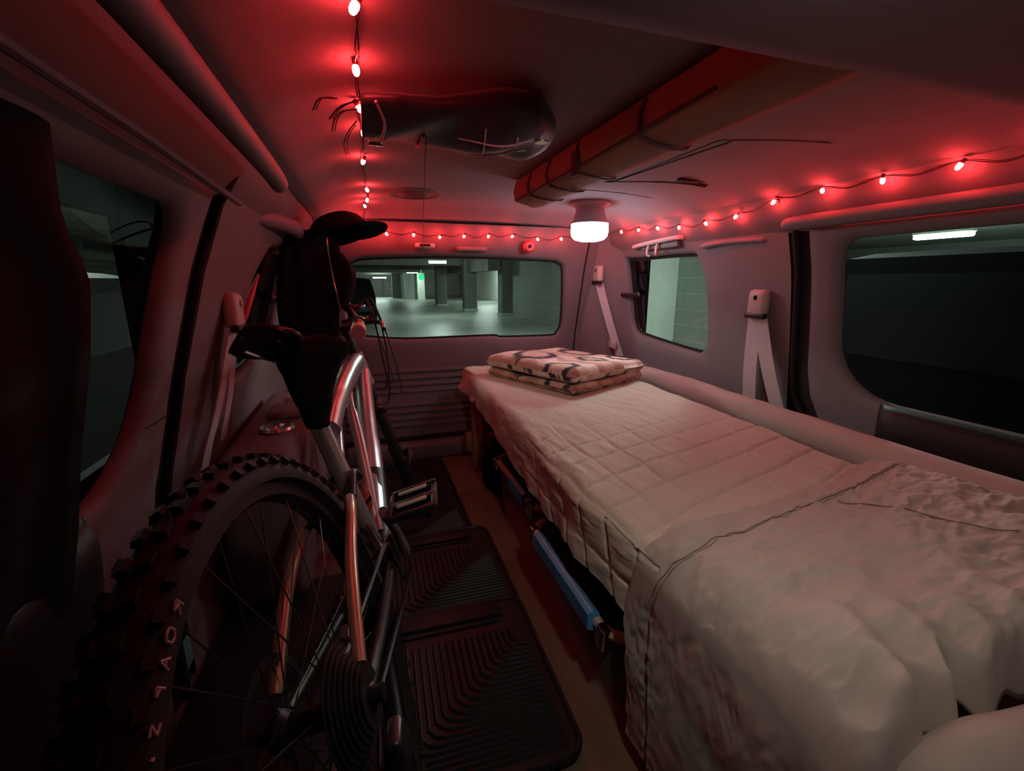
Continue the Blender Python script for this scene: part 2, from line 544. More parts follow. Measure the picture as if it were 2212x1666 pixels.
rail([(-.150, 1.05, 1.062), (-.142, .98, 1.066), (-.140, .6, 1.068), (-.140, -.6, 1.068)], .017, 'trim_6', 'padded rail above the dark door window on the bicycle side')
filler(-.262, -.172, 1.018, 1.124, 'trim_7')
struct(MB().tube([(-.215, 1.02, 1.025), (-.205, .6, 1.027), (-.205, -.6, 1.027)], .006, 8).build('trim_8', M_trim2), 'thin door frame lip below the padded rail')
# --- tailgate
xw0, xw1 = -.085, .985
hw = [(xw0, .665), (xw0 + .015, .635), (.02, .622), (.17, .607), (.45, .607), (.62, .607), (.66, .598), (.93, .596), (.965, .612), (.985, .66), (.975, .80), (.955, .90), (.925, .930), (.85, .942), (.45, .952), (.05, .942), (-.04, .925), (-.07, .89)]
hw = [(p[0], p[1] + (.040 if p[1] > .85 else 0)) for p in hw]
hw = [tuple(p) for p in spline([arr(p) for p in hw + hw[:1]], 3)[:-1]]
hw = inset_loop(hw, -.012)
hat = struct(panel([(-.215, .02), (1.125, .02), (1.125, 1.125), (-.215, 1.125)], [hw], fH, .06,
                   ((.003, .002), (.008, .006), (.012, .018), (.013, .04)), ((-.004, .006), (-.006, .03))).build('door_3', M_trim2, smooth=50))
for z in np.linspace(.17, .45, 9):
    if z < .30 or z > .33:
        MB().rbox((.45, float(np.interp(z, ZH, YH)) - .002, z), (1.16, .006, .017), .0025, 2).build('rib', M_trim2, hat)
MB().rbox((.45, 2.195, .105), (1.18, .02, .018), .004).build('slot', M_seal, hat)
MB().rbox((.45, 2.17, .045), (1.18, .07, .09), .02).build('sill', M_trim2, hat)
MB().rbox((.475, 2.056, 1.022), (.14, .03, .02), .008).build('brake_light_cover', M_trim, hat)
# black band round the rear glass
def loopband(loop, f, w, o, name, parent, m):
    a = inset_loop(loop, .009); b = inset_loop(loop, .009 + w)
    n = len(loop)
    mb = MB()
    mb.add([f(p[0], p[1], o) for p in a] + [f(p[0], p[1], o) for p in b] + [f(p[0], p[1], o + .004) for p in a] + [f(p[0], p[1], o + .004) for p in b],
           [(i, (i + 1) % n, n + (i + 1) % n, n + i) for i in range(n)] + [(2 * n + i, 3 * n + i, 3 * n + (i + 1) % n, 2 * n + (i + 1) % n) for i in range(n)]
           + [(n + i, n + (i + 1) % n, 3 * n + (i + 1) % n, 3 * n + i) for i in range(n)])
    return mb.build(name, m, parent)
def glass(loop, f, o, name, m):
    L = inset_loop(loop, .004)
    n = len(L)
    mb = panel(L, [], lambda a, b, q: f(a, b, o), .12)
    return struct(mb.build(name, m))
g1 = glass(hw, fH, .030, 'window_1', M_glass_rear); loopband(hw, fH, .012, .022, 'gasket', g1, M_seal)
g2 = glass(qR, fR, .034, 'window_2', M_glass_rear); loopband(qR, fR, .014, .026, 'gasket', g2, M_seal)
g3 = glass(qL, fL, .034, 'window_3', M_glass_rear); loopband(qL, fL, .014, .026, 'gasket', g3, M_seal)
g4 = glass(inset_loop(winR, -.030), lambda a, b, o: fR(a, b, o - .004), .024, 'window_4', M_glass_side)
g5 = glass(inset_loop(winL, -.030), lambda a, b, o: fL(a, b, o - .004), .024, 'window_5', M_glass_side)
# latch knobs of the vent windows
for s, f in (('r', fR), ('l', fL)):
    k = MB()
    a = f(1.985, .815, -.012); b = f(1.93, .815, -.008); c = f(1.90, .82, .02)
    k.tube([a, b, c], [.010, .009, .012], 8)
    k.build('window_latch', M_blackpl, g2 if s == 'r' else g3)
# D-pillar gap fillers between tailgate and sides (black seams)
for x, s in ((1.066, 1), (-.156, -1)):
    struct(MB().tube([fH(x, z, .001) for z in np.linspace(.02, 1.08, 14)], .005, 8).build('trim_9' if s > 0 else 'trim_10', M_seal))
# outer skin so that no garage light leaks in round the trim
sk = MB()
sk.box((.44, 2.27, .30), (1.9, .02, .56)).box((.44, .8, 1.235), (1.75, 2.9, .02))
sk.box((1.385, 1.25, .27), (.02, 2.1, .54)).box((-.505, 1.25, .27), (.02, 2.1, .54)).box((1.385, -.2, .27), (.02, .9, .54)).box((-.505, -.2, .27), (.02, .9, .54))
for x in (1.37, -.49):
    sk.box((1.315 if x > 0 else -.415, 1.215, .80), (.02, .40, .52)).box((x, 2.12, .8), (.02, .26, .55)).box((x - .04 * (1 if x > 0 else -1), .8, 1.11), (.02, 2.9, .22))
sk.box((-.34, 2.235, .80), (.36, .02, .60)).box((1.24, 2.235, .80), (.36, .02, .60)).box((.44, 2.16, 1.135), (1.5, .02, .21))
sk.box((.44, -.66, .6), (1.95, .02, 1.3)).box((.44, .8, -.06), (1.95, 2.95, .02))
struct(sk.build('trim_11', M_car, smooth=0), 'dark outer body of the van')

# side bin and wheel arch on the left, with cup holder
ar = empty('side_bin', (-.30, 1.60, 0), 'grey moulded side bin with cup holder behind the bicycle', 'side bin')
MB().rbox(off([(-.30, 1.58, .225)], (-.30, 1.60, 0))[0], (.20, .76, .45), .05, 4).build('body', M_trim, ar)
MB().lathe([(.030, 0), (.046, .0), (.050, .006), (.046, .014), (.036, .012), (.034, .002)], (.025, -.19, .450), n=24).build('cup_holder', M_chrome, ar)
MB().rbox((.03, -.02, .462), (.11, .13, .026), .011, 3).build('tray', M_trim, ar)
MB().rbox((.035, .07, .478), (.05, .045, .03), .01, 3).build('latch', M_beige, ar)
# bracket on the left side low down, seen through the wheel
br = MB()
br.rbox((-.385, .86, .255), (.014, .10, .022), .003).rbox((-.385, .905, .285), (.014, .022, .05), .003).rbox((-.385, .815, .27), (.014, .018, .05), .003)
tag(br.build('wall_bracket', M_beige), 'pale angled bracket on the door panel seen through the bicycle wheel', 'bracket')

# dark cloth hung inside the door window on the bicycle side
zc = np.linspace(1.0, .50, 26)
Gw = np.zeros((26, 60, 3))
for i, z in enumerate(zc):
    ye = float(np.interp(z, [.50, .60, .70, .80, .89, .93, 1.0], [.60, .61, .605, .59, .565, .51, .47]))
    for j, t in enumerate(np.linspace(0, 1, 60)):
        y = -.50 + (ye + .50) * t
        o_ = -.030 - .010 * math.sin(t * 46 + 1.5 * math.sin(z * 7)) * (.4 + .6 * (1 - (z - .5) / .5))
        Gw[i, j] = fL(y, z, o_)
o = MB().grid(Gw).build('window_cloth', M_blackcl, smooth=180)
md = o.modifiers.new('solid', 'SOLIDIFY'); md.thickness = .004
tag(o, 'dark cloth hanging over the bicycle-side door window', 'curtain')

struct(MB().rbox((-.27, .70, .004), (.30, 1.2, .008), .003, 2).build('trim_14', M_mat), 'black rubber step tread under the bicycle')
# metal seat rail on the floor at the mats' left
rl = empty('floor_rail', (-.02, .72, 0), 'shiny metal seat rail on the floor beside the front mat', 'rail')
MB().rbox((0, 0, .012), (.035, .34, .024), .006).build('channel', M_chrome, rl)
MB().rbox((0, .0, .026), (.012, .33, .006), .002).build('slider', M_rim, rl)

# ------------------------------------------------------------------ garage outside
ZG = -.55
struct(MB().box((2, 18, ZG - .05), (50, 80, .1)).build('floor_garage', M_concf, smooth=0), 'smooth grey garage floor behind the van')
struct(MB().box((2, 18, 1.98), (50, 80, .1)).build('ceiling_garage', M_conc, smooth=0), 'low concrete garage ceiling')
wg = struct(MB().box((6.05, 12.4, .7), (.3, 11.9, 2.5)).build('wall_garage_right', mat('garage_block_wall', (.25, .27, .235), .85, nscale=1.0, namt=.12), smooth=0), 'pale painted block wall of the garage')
for i in range(8):
    MB().box((5.895, 12.4, ZG + .3 * i + .3), (.008, 11.9, .012)).build('block_course', M_conc, wg)
struct(MB().box((2, 48, .7), (50, .3, 2.5)).build('wall_garage_far', M_conc, smooth=0), 'far concrete garage wall')
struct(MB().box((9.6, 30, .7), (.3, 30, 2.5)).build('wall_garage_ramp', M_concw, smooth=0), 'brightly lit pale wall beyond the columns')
struct(MB().box((-9, 14, .7), (.3, 70, 2.5)).build('wall_garage_left', M_conc, smooth=0))
struct(MB().box((16, 6, .7), (.3, 60, 2.5)).build('wall_garage_side', M_conc, smooth=0))
struct(MB().box((2, -14, .7), (50, .3, 2.5)).build('wall_garage_front', M_conc, smooth=0))
# beams across the ceiling
for y, h in ((12.5, .10), (17.0, .09), (22.5, .30), (29, .34), (36, .40), (43, .45)):
    struct(MB().box((-1.2 if y > 16 else 2, y, 1.93 - h / 2), (13 if y > 16 else 20, .5, h)).build('trim_12', M_concd, smooth=0))
for x, y, lab in ((4.35, 27.2, 'concrete garage column farthest from the van'), (4.93, 22.0, 'concrete garage column between two bright openings'), (5.75, 18.45, 'concrete garage column at the end of the pale wall')):
    c = empty('concrete_column', (x, y, ZG), lab, 'column', 'garage columns')
    MB().rbox((0, 0, 1.24), (.62, .62, 2.48), .03, 2).build('shaft', M_concd, c)
    MB().rbox((0, 0, .06), (.68, .68, .12), .02, 2).build('base', M_conc, c)
struct(MB().box((5.0, 22.5, 1.62), (.5, 9.5, .62)).build('trim_13', M_concd, smooth=0))
c = empty('concrete_column', (-1.42, 7.6, ZG), 'pale pillar outside the quarter window behind the jacket', 'column')
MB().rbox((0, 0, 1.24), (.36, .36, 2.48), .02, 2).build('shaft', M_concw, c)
MB().rbox((0, 0, .05), (.40, .40, .10), .02, 2).build('base', M_conc, c)
c = empty('concrete_column', (4.40, 6.05, ZG), 'pale square column standing outside the quarter window by the bed', 'column')
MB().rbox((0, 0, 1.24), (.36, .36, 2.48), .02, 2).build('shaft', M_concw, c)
MB().rbox((0, 0, .05), (.40, .40, .10), .02, 2).build('base', M_conc, c)
# partition blocks in the distance
for x0, x1, y, z1, m in ((2.3, 3.05, 41, 1.6, M_concd), (3.15, 4.0, 39, 1.6, M_conc), (4.05, 4.6, 37, 1.7, M_concw), (-3.0, 1.6, 46, 1.2, M_concd)):
    struct(MB().box(((x0 + x1) / 2, y, (ZG + z1) / 2), (x1 - x0, .4, z1 - ZG)).build('wall_garage_stub', m, smooth=0))
def fixture(x, y, z, L, lab, ax='x'):
    f = empty('ceiling_light', (x, y, z), lab, 'light', 'garage ceiling lights')
    sz = (L, .16, .05) if ax == 'x' else (.16, L, .05)
    MB().rbox((0, 0, .04), sz, .01, 2).build('housing', M_concw, f)
    MB().rbox((0, 0, -.02), (sz[0] * .96, sz[1] * .96 if ax != 'x' else .14, .10), .03, 3).build('diffuser', M_tube, f)
    MB().tube([(0, 0, .05), (0, 0, 1.93 - z)], .012, 8).build('stem', M_concd, f)
    return f
fixture(2.88, 18.6, 1.66, .72, 'garage tube light closest behind the tailgate window')
fixture(3.58, 36, 1.575, .85, 'garage tube light hanging above the green sign')
fixture(1.34, 42, 1.22, 1.15, 'long garage tube light at the far end')
fixture(-2.5, 5.0, 1.80, 1.0, 'added unseen tube light for the pale pillar on the bicycle side', 'y')  # put in out of view to brighten the pale pillar
fixture(3.1, 3.0, 1.80, 1.0, 'added unseen tube light between the van and the pale column')  # extra fixture, hidden from view, lights the column's near face
fixture(10.5, 5.9, 1.75, .95, 'tube light glowing above the dark parked vehicle', 'y')
for x, y in ((2.6, 9.3), (8.2, 24), (8.2, 31)):  # the nearest is an added, hidden fixture that lights the near garage
    fixture(x, y, 1.80, 1.2, 'added unseen tube light for the near garage, behind the van roof edge' if y < 20 else 'garage tube light over the bright wall, between two columns' if y < 28 else 'garage tube light over the far end of the bright wall')
tag(MB().lathe([(.0, -.02), (.17, -.02), (.19, 0), (.17, .02), (.0, .02)], (3.55, 30, 1.15), 'Y', 20).tube([(3.55, 30, 1.3), (3.55, 30, 1.93)], .02, 6).build('exit_sign', M_green), 'small glowing green round sign deep in the garage', 'sign')
pp = empty('ceiling_pipe', (0, 0, 0), 'dark pipe crossing under the garage ceiling left of the van', 'pipe')
MB().tube([(-6.5, -6, 1.32), (-6.5, 20, 1.32)], .10, 10).build('pipe', M_concd, pp)
for y in (2, 8, 14):
    MB().tube([(-6.5, y, 1.32), (-6.5, y, 1.93)], .02, 6).build('hanger', M_concd, pp)

# dark vehicles parked outside
def vehicle(name, loc, rz, L, W, H, lab):
    v = empty(name, loc, lab, 'vehicle')
    v.rotation_euler = (0, 0, rz)
    prof = [(-L / 2, .28), (-L / 2 - .02, .55), (-L / 2 + .04, .95), (-L / 2 + .10, 1.05), (-L / 2 + .28, H - .10), (-L / 2 + .48, H), (L * .12, H), (L * .20, H - .06), (L * .33, 1.08), (L / 2 - .12, .92), (L / 2, .70), (L / 2, .28)]
    rows = []
    for t in np.linspace(-1, 1, 9):
        rows.append([((W / 2) * t * (1 - .16 * max(0, (z - .95) / (H - .95)) ** 1.0), y, z - .05 * t ** 4 * (1 if z > .9 else 0)) for y, z in prof])
    n = len(prof)
    mb = MB()
    mb.add([p for r in rows for p in r], [(i * n + j, i * n + (j + 1) % n, (i + 1) * n + (j + 1) % n, (i + 1) * n + j) for i in range(8) for j in range(n)] + [tuple(range(n))[::-1], tuple(8 * n + j for j in range(n))])
    mb.build('body', M_car, v, smooth=35)
    for s in (-1, 1):
        for y0, y1 in ((-L * .40, -L * .18), (-L * .16, L * .05), (L * .07, L * .24)):
            z0, z1 = 1.02, H - .14
            k = lambda z: (W / 2) * (1 - .16 * max(0, (z - .95) / (H - .95))) + .006
            sl = .10 if y1 > 0.06 * L else .03
            MB().add([(s * k(z0), y0, z0), (s * k(z0), y1, z0), (s * k(z1) - s * .01, y1 - sl, z1), (s * k(z1) - s * .01, y0 + .04, z1)], [(0, 1, 2, 3)]).build('side_window', M_carw, v)
        for y in (-L * .31, L * .31):
            wh = MB().lathe([(.10, -.11), (.33, -.11), (.35, -.08), (.35, .08), (.33, .11), (.10, .11)], (s * (W / 2 - .10), y, .35), 'X', 24).build('wheel', M_rubber, v)
            MB().lathe([(.02, 0), (.20, 0), (.21, .02), (.02, .03)], (s * (W / 2 + .012) - (0 if s > 0 else .03), y, .35), 'X', 18).build('hubcap', M_spoke, wh)
    MB().box((0, -L / 2 - .03, .50), (W * .92, .06, .16)).build('bumper', M_blackpl, v)
    return v
vehicle('parked_vehicle', (3.60, .15, ZG), math.pi, 4.7, 1.9, 1.61, 'dark vehicle parked right beside the van door window')
vehicle('parked_vehicle', (-.55, 18.5, ZG), 0, 4.4, 1.8, 1.55, 'dark parked car behind the tailgate window near the bicycle')
vehicle('parked_vehicle', (-2.35, 3.5, ZG), 0, 4.6, 1.8, 1.50, 'dark parked car outside the bicycle-side door window')

# ------------------------------------------------------------------ floor mats
def floor_mat(y0, y1, x0, x1, z, lab, seed, tilt=0.0):
    base = ((x0 + x1) / 2, (y0 + y1) / 2, z)
    m = empty('floor_mat', base, lab, 'floor mat', 'rubber floor mats along the aisle')
    m.rotation_euler = (0, 0, tilt)
    W, L = x1 - x0, y1 - y0
    MB().prism(rrect(-W / 2, -L / 2, W / 2, L / 2, .045, 6), 'z', 0, .006).build('sheet', M_mat, m, smooth=30)
    # raised rim
    P = [(p[0], p[1], .008) for p in rrect(-W / 2 + .006, -L / 2 + .006, W / 2 - .006, L / 2 - .006, .04, 6)]
    MB().tube(P + P[:1], .006, 6, caps=False).build('rim', M_mat, m)
    # nested angled ridges
    rb = MB()
    k = 0
    d = .030
    while d < W - .05:
        xa = -W / 2 + d
        yb = -L / 2 + .03 + (d - .03) * .82
        yt = L / 2 - .12
        if yb < yt - .02:
            rb.tube([(xa, yt, .007), (xa, yb + .02, .007), (xa + .012, yb + .006, .007), (xa + .03, yb, .007), (W / 2 - .03, yb, .007)], .0042, 5)
        d += .0155
    rb.build('ridge', M_mat, m)
    st = MB()
    st.rbox((-.03, L / 2 - .085, .008), (W - .10, .006, .008), .002, 2).rbox((-.03, L / 2 - .040, .010), (W - .07, .055, .009), .004, 2)
    st.build('stop_bar', M_mat, m)
    return m
floor_mat(1.33, 2.12, -.05, .315, .001, 'black rubber mat at the tailgate end of the aisle', 1)
floor_mat(.955, 1.42, -.06, .355, .012, 'black rubber mat in the middle, overlapping its neighbour', 2, -.02)
floor_mat(.575, 1.03, -.06, .345, .020, 'black rubber mat with deep angled ridges, foremost beside the bicycle', 3, -.03)

# ------------------------------------------------------------------ bed
bd = empty('platform_bed', (.80, 1.0, 0), 'wooden platform bed frame under the quilt', 'bed')
B0 = arr((.80, 1.0, 0))
MB().rbox(arr((.755, .99, .400)) - B0, (.63, 2.2, .03), .004, 2).build('deck', M_wood, bd)
for x, y in ((.475, 1.955), (1.03, 1.955), (.475, .02), (1.03, .02)):
    MB().rbox(arr((x, y, .193)) - B0, (.075, .045, .384), .004, 2).build('leg', M_wood, bd)
MB().rbox(arr((.485, 1.915, .25)) - B0, (.038, .035, .24), .003, 2).build('brace', M_wood, bd)
MB().rbox(arr((.427, 1.985, .13)) - B0, (.03, .04, .09), .003, 2).build('block', M_wood, bd)
for x in (.465, 1.05):
    MB().rbox(arr((x, .99, .348)) - B0, (.038, 2.15, .07), .004, 2).build('side_rail', M_wood, bd)

# quilted cover, with its edge hanging over the aisle side
ny, nx = 380, 230
Y = np.linspace(.50, 2.10, ny)
s = np.linspace(-.20, .665, nx)
SS, YY = np.meshgrid(s, Y)
edge = .385 + .018 * smooth01((.78 - YY) / .2) + .045 * np.clip((YY - .8) / 1.3, -.2, 1) + .010 * fbm(YY * 5, YY * 0 + 3, 3)
drop = .150 - .05 * smooth01((YY - 1.0) / .9) + .008 * fbm(YY * 6, YY * 0 + 9, 3)
sc = np.where(SS < 0, SS * drop / .20, SS)
r = .035
ang = np.clip(-sc / r + .9, 0, math.pi / 2)
X = np.where(sc > .9 * r, edge + sc, edge + .9 * r - r * np.sin(ang) * .9)
Z = np.where(sc > .9 * r, 0, -(r - r * np.cos(ang)))
hang = np.clip(-(sc + (math.pi / 2 - .9) * r), 0, None)
Z = Z - hang
X = X + hang * .06 + hang * fbm(YY * 14, hang * 6, 3) * .09
# stitched squares
q = .094
uu = (sc + .013 * fbm(YY * 3, sc * 3)) / q
vv = (YY - .30 * sc + .012 * fbm(YY * 4 + 8, sc * 4)) / q
du = np.abs(uu - np.round(uu)) * q
dv = np.abs(vv - np.round(vv)) * q
gro = np.maximum(np.exp(-(du / .0038) ** 2), np.exp(-(dv / .0038) ** 2))
puff = np.minimum(1, np.sqrt(np.clip(np.minimum(du, dv) / .035, 0, 1)))
fade = .08 + .92 * smooth01((1.25 - YY) / .45)
wr_ = np.exp(-((sc - .02) / .13) ** 2) * smooth01((1.6 - YY) / .6)
zz = .4715 + (.0020 * puff - .0052 * gro) * fade + .005 * fbm(YY * 4, sc * 4, 3) * 1.6
zz += wr_ * .011 * (np.abs(fbm(YY * 7 + sc * 16, sc * 20 - YY * 2, 3)) - .25)
zz += .0035 * fbm(YY * 5 - sc * 9, sc * 22 + YY * 9, 3)
nz = np.where(sc < 0, .25, 1)
Gq = np.stack([X - (1 - nz) * (zz - .4715) * 1.4, YY, .4715 + Z + (zz - .4715) * nz], -1)
tag(MB().grid(Gq).build('quilt', M_quilt, smooth=180), 'pale square-stitched quilt covering the bed, its edge hanging over the aisle', 'quilt')
# pale corner cloth at the tailgate end
yy = np.linspace(0, 1, 14); xx = np.linspace(0, 1, 12)
Gc = np.zeros((14, 12, 3))
for i, a in enumerate(yy):
    for j, b in enumerate(xx):
        z = .475 - .115 * a * (.75 + .5 * b * (1 - b)) - .02 * b * a
        Gc[i, j] = (.432 - .030 * a + .022 * b + .012 * math.sin(b * 9 + a * 3) * a, 2.06 - .26 * b + .02 * a, z)
o = MB().grid(Gc).build('sheet_corner', M_quilt, smooth=180)
md = o.modifiers.new('solid', 'SOLIDIFY'); md.thickness = .003
tag(o, 'crumpled sheet corner hanging from the bed by the tailgate', 'sheet')
# rolled edge of the sheet along the wall side
ny = 150; nt = 15
Gb = np.zeros((ny, nt, 3))
for i, y in enumerate(np.linspace(.42, 1.98, ny)):
    xc = 1.130 + .055 * smooth01((y - .7) / .8) + .005 * math.sin(y * 9)
    h = (.058 - .012 * smooth01((y - 1.0) / .7)) * (1 - .55 * smooth01((y - 1.7) / .28))
    for j, a in enumerate(np.linspace(-.15 * math.pi, 1.15 * math.pi, nt)):
        wob = 1 + .10 * float(fbm(np.array(y * 9.0), np.array(j * .6), 2))
        Gb[i, j] = (xc + .032 + .042 * math.cos(a) * wob, y, .450 + h * math.sin(a) * wob)
tag(MB().grid(Gb).build('rolled_sheet', M_duvet, smooth=180), 'rolled tan sheet edge between the bed and the side wall', 'sheet')

# taupe duvet over the foot of the bed
ny, nx = 230, 330
tt = np.linspace(0, 1, ny)         # 0 rear hem .. 1 front edge
ss = np.linspace(-.42, .90, nx)    # <0 hangs over the aisle
SS, TT = np.meshgrid(ss, tt)
xflat = .394 + np.clip(SS, 0, None)
y_re = np.interp(xflat, [.36, .42, .55, .80, 1.10, 1.25], [.555, .535, .540, .575, .655, .69]) + .03 * np.clip(-SS, 0, .12) / .12
y_fr = np.interp(xflat, [.36, .5, .7, .9, 1.25], [.178, .195, .200, .206, .225]) - .05 * np.clip(-SS, 0, .3)
y_fr = y_fr + .024 * np.abs(np.sin(SS * 27 + 5 * fbm(SS * 5, SS * 0 + 6, 2))) ** 1.5 * smooth01((SS - .02) / .1)
YD = y_re + (y_fr - y_re) * TT
YD = YD + .010 * fbm(SS * 9, TT * 0 + 2, 3) * (1 - TT) ** 3
r = .095
sc = SS
ang = np.clip(-sc / r + 1.0, 0, math.pi / 2)
XD = np.where(sc > r, .394 + sc, .394 + r - r * np.sin(ang))
ZD = np.where(sc > r, 0, -(r - r * np.cos(ang)))
hang = np.clip(-(sc + (math.pi / 2 - 1.0) * r), 0, None)
ZD = ZD - hang
XD = XD - .006 * np.sin(np.clip(hang / .25, 0, 1) * math.pi) + .05 * hang
dist_r = np.abs(y_re - YD)
hem = .062
H0 = .500 + .018 * np.exp(-((TT - .55) / .5) ** 2) - .055 * smooth01((xflat - 1.02) / .17)
folds = .012 * (fbm(SS * 5 + YD * 6, YD * 11 - SS * 3, 3))
folds += .006 * (.5 - np.abs(fbm(SS * 9 + YD * 16, YD * 20 - SS * 7, 2)) * 2) * smooth01((SS + .35) / .2)
ruf = smooth01((TT - .62) / .38) * smooth01((SS + .10) / .12)
folds += ruf * .012 * np.sin(SS * 84 + 3 * fbm(SS * 6, TT * 2, 2) + 2.5 * TT) * (.6 + .8 * fbm(SS * 8, TT * 0 + 4, 2))
gather = np.exp(-((dist_r - hem) / .02) ** 2)
folds += .0052 * (.3 - np.abs(fbm(SS * 16 + YD * 34, YD * 30 - SS * 20, 3)) * 2.2) * (.4 + fbm(SS * 4 + 3, YD * 5, 2) + .4)
folds += gather * .0016 * np.sin(SS * 170 + 6 * fbm(SS * 10, TT * 3, 2)) * (SS < .35)
seamg = -.007 * np.exp(-((dist_r - hem) / .0035) ** 2) + .0025 * np.exp(-((dist_r - hem - .009) / .003) ** 2)
rollr = -.050 * np.clip(1 - dist_r / .018, 0, 1) ** 2 * smooth01((SS - .05) / .08)
rollf = -.065 * np.clip(1 - (YD - y_fr) / .026, 0, 1) ** 2
zz = folds + seamg + rollr + rollf
hz = smooth01(hang / .05)
XD2 = XD - hz * zz * .5
Gd = np.stack([XD2, YD, np.maximum(H0 + ZD + zz * (1 - hz), .03)], -1)
dv_ = MB().grid(Gd).build('duvet', M_duvet, smooth=180)
md = dv_.modifiers.new('solid', 'SOLIDIFY'); md.thickness = .012; md.offset = -1
tag(dv_, 'taupe cotton duvet with a stitched hem over the front of the bed', 'duvet')
# stitched cord lines of the hem
for dd, rr in ((hem - .003, .0008), (hem + .006, .0006)):
    P = []
    for i in range(88, nx, 3):
        t = np.interp(dd, dist_r[:, i], tt)
        k = t * (ny - 1); k0 = int(k); fr_ = k - k0
        p = Gd[k0, i] * (1 - fr_) + Gd[min(k0 + 1, ny - 1), i] * fr_
        P.append(p + arr((-.002 * (ss[i] < .03), 0, .0012)))
    MB().tube(P, rr, 5).build('seam', M_thread, dv_)
# diagonal piped seam on the duvet
P = []
for k in range(40):
    a = k / 39
    x, y = .735 + .17 * a, .50 - .185 * a
    i = int(np.argmin(np.abs(ss + .394 - x))); j = int(np.argmin(np.abs(YD[:, i] - y)))
    P.append(Gd[j, i] + arr((0, 0, .0018)))
MB().tube(spline(P[::4], 4), .0010, 5).build('seam', M_thread, dv_)

# pillow in front of the duvet
ny, nx = 70, 140
Gp = np.zeros((ny, nx, 3))
for i, t in enumerate(np.linspace(0, 1, ny)):
    for j, x in enumerate(np.linspace(.43, 1.22, nx)):
        y = .212 - .38 * t
        ex = min(1, (x - .43) / .10, (1.22 - x) / .08)
        prof = .472 - .09 * max(0, 1 - t / .13) ** 2 + .012 * math.sin(min(t, .25) / .25 * math.pi) - .026 * math.exp(-((t - .30) / .06) ** 2) + .02 * smooth01((t - .32) / .3)
        z = prof - .075 * (1 - math.sqrt(max(0, 1 - (1 - ex) ** 2)))
        z += .010 * float(fbm(np.array(x * 6 + t * 2), np.array(t * 7 - x * 2), 3)) + .006 * float(vnoise(np.array(x * 14 - t * 5), np.array(t * 12 + x * 6)))
        Gp[i, j] = (x - .02 * t, y + .02 * math.sin(x * 5), z)
pl = MB().grid(Gp).build('pillow', M_duvet, smooth=180)
md = pl.modifiers.new('solid', 'SOLIDIFY'); md.thickness = .04; md.offset = -1
tag(pl, 'plump taupe pillow behind the dark gap at the end of the duvet', 'pillow')

# folded patterned blanket
bl = empty('folded_blanket', (.795, 1.725, .476), 'folded cream fleece blanket with dark zigzag diamonds on the quilt', 'blanket')
bl.rotation_euler = (0, 0, R(24))
M_fleece = attr_mat('patterned_fleece', 'print', .95, .08, .6, 300)
def zig(t, a, p):
    return a * (2 * np.abs(2 * ((t / p) % 1) - 1) - 1)
CRE = arr((.66, .55, .44)); TAN = arr((.50, .33, .22)); WHI = arr((.78, .70, .64)); DRK = arr((.028, .018, .028)); ROS = arr((.56, .36, .29))
def printcol(u, v):
    """u, v in metres over the cloth"""
    c = CRE.copy()
    k = (u * 1.0 + .012 * round(math.sin(v * 60) * 1.5)) % .26
    if .00 < k < .05: c = TAN
    elif .05 <= k < .10: c = CRE * .9 + ROS * .1
    elif .10 <= k < .16: c = WHI
    elif .16 <= k < .20: c = ROS
    if abs(((u * 7) % 1) - .5) < .06: c = c * .85
    # rings of saw-toothed diamonds
    for cu, cv, ru, rv in ((-.115, .06, .085, .060), (.165, .065, .07, .075), (.03, -.13, .05, .05), (-.20, -.16, .06, .05), (.20, -.15, .05, .05)):
        a = abs(u - cu) / ru; b = abs(v - cv) / rv
        saw = .22 * (2 * abs(((u + v) * 38) % 1 - .5))
        d = max(a * .8 + b * .35, b * .75 + a * .25) + saw
        if .76 < d < 1.16: c = DRK
        elif d <= .76: c = CRE * .75 + TAN * .25
    return c
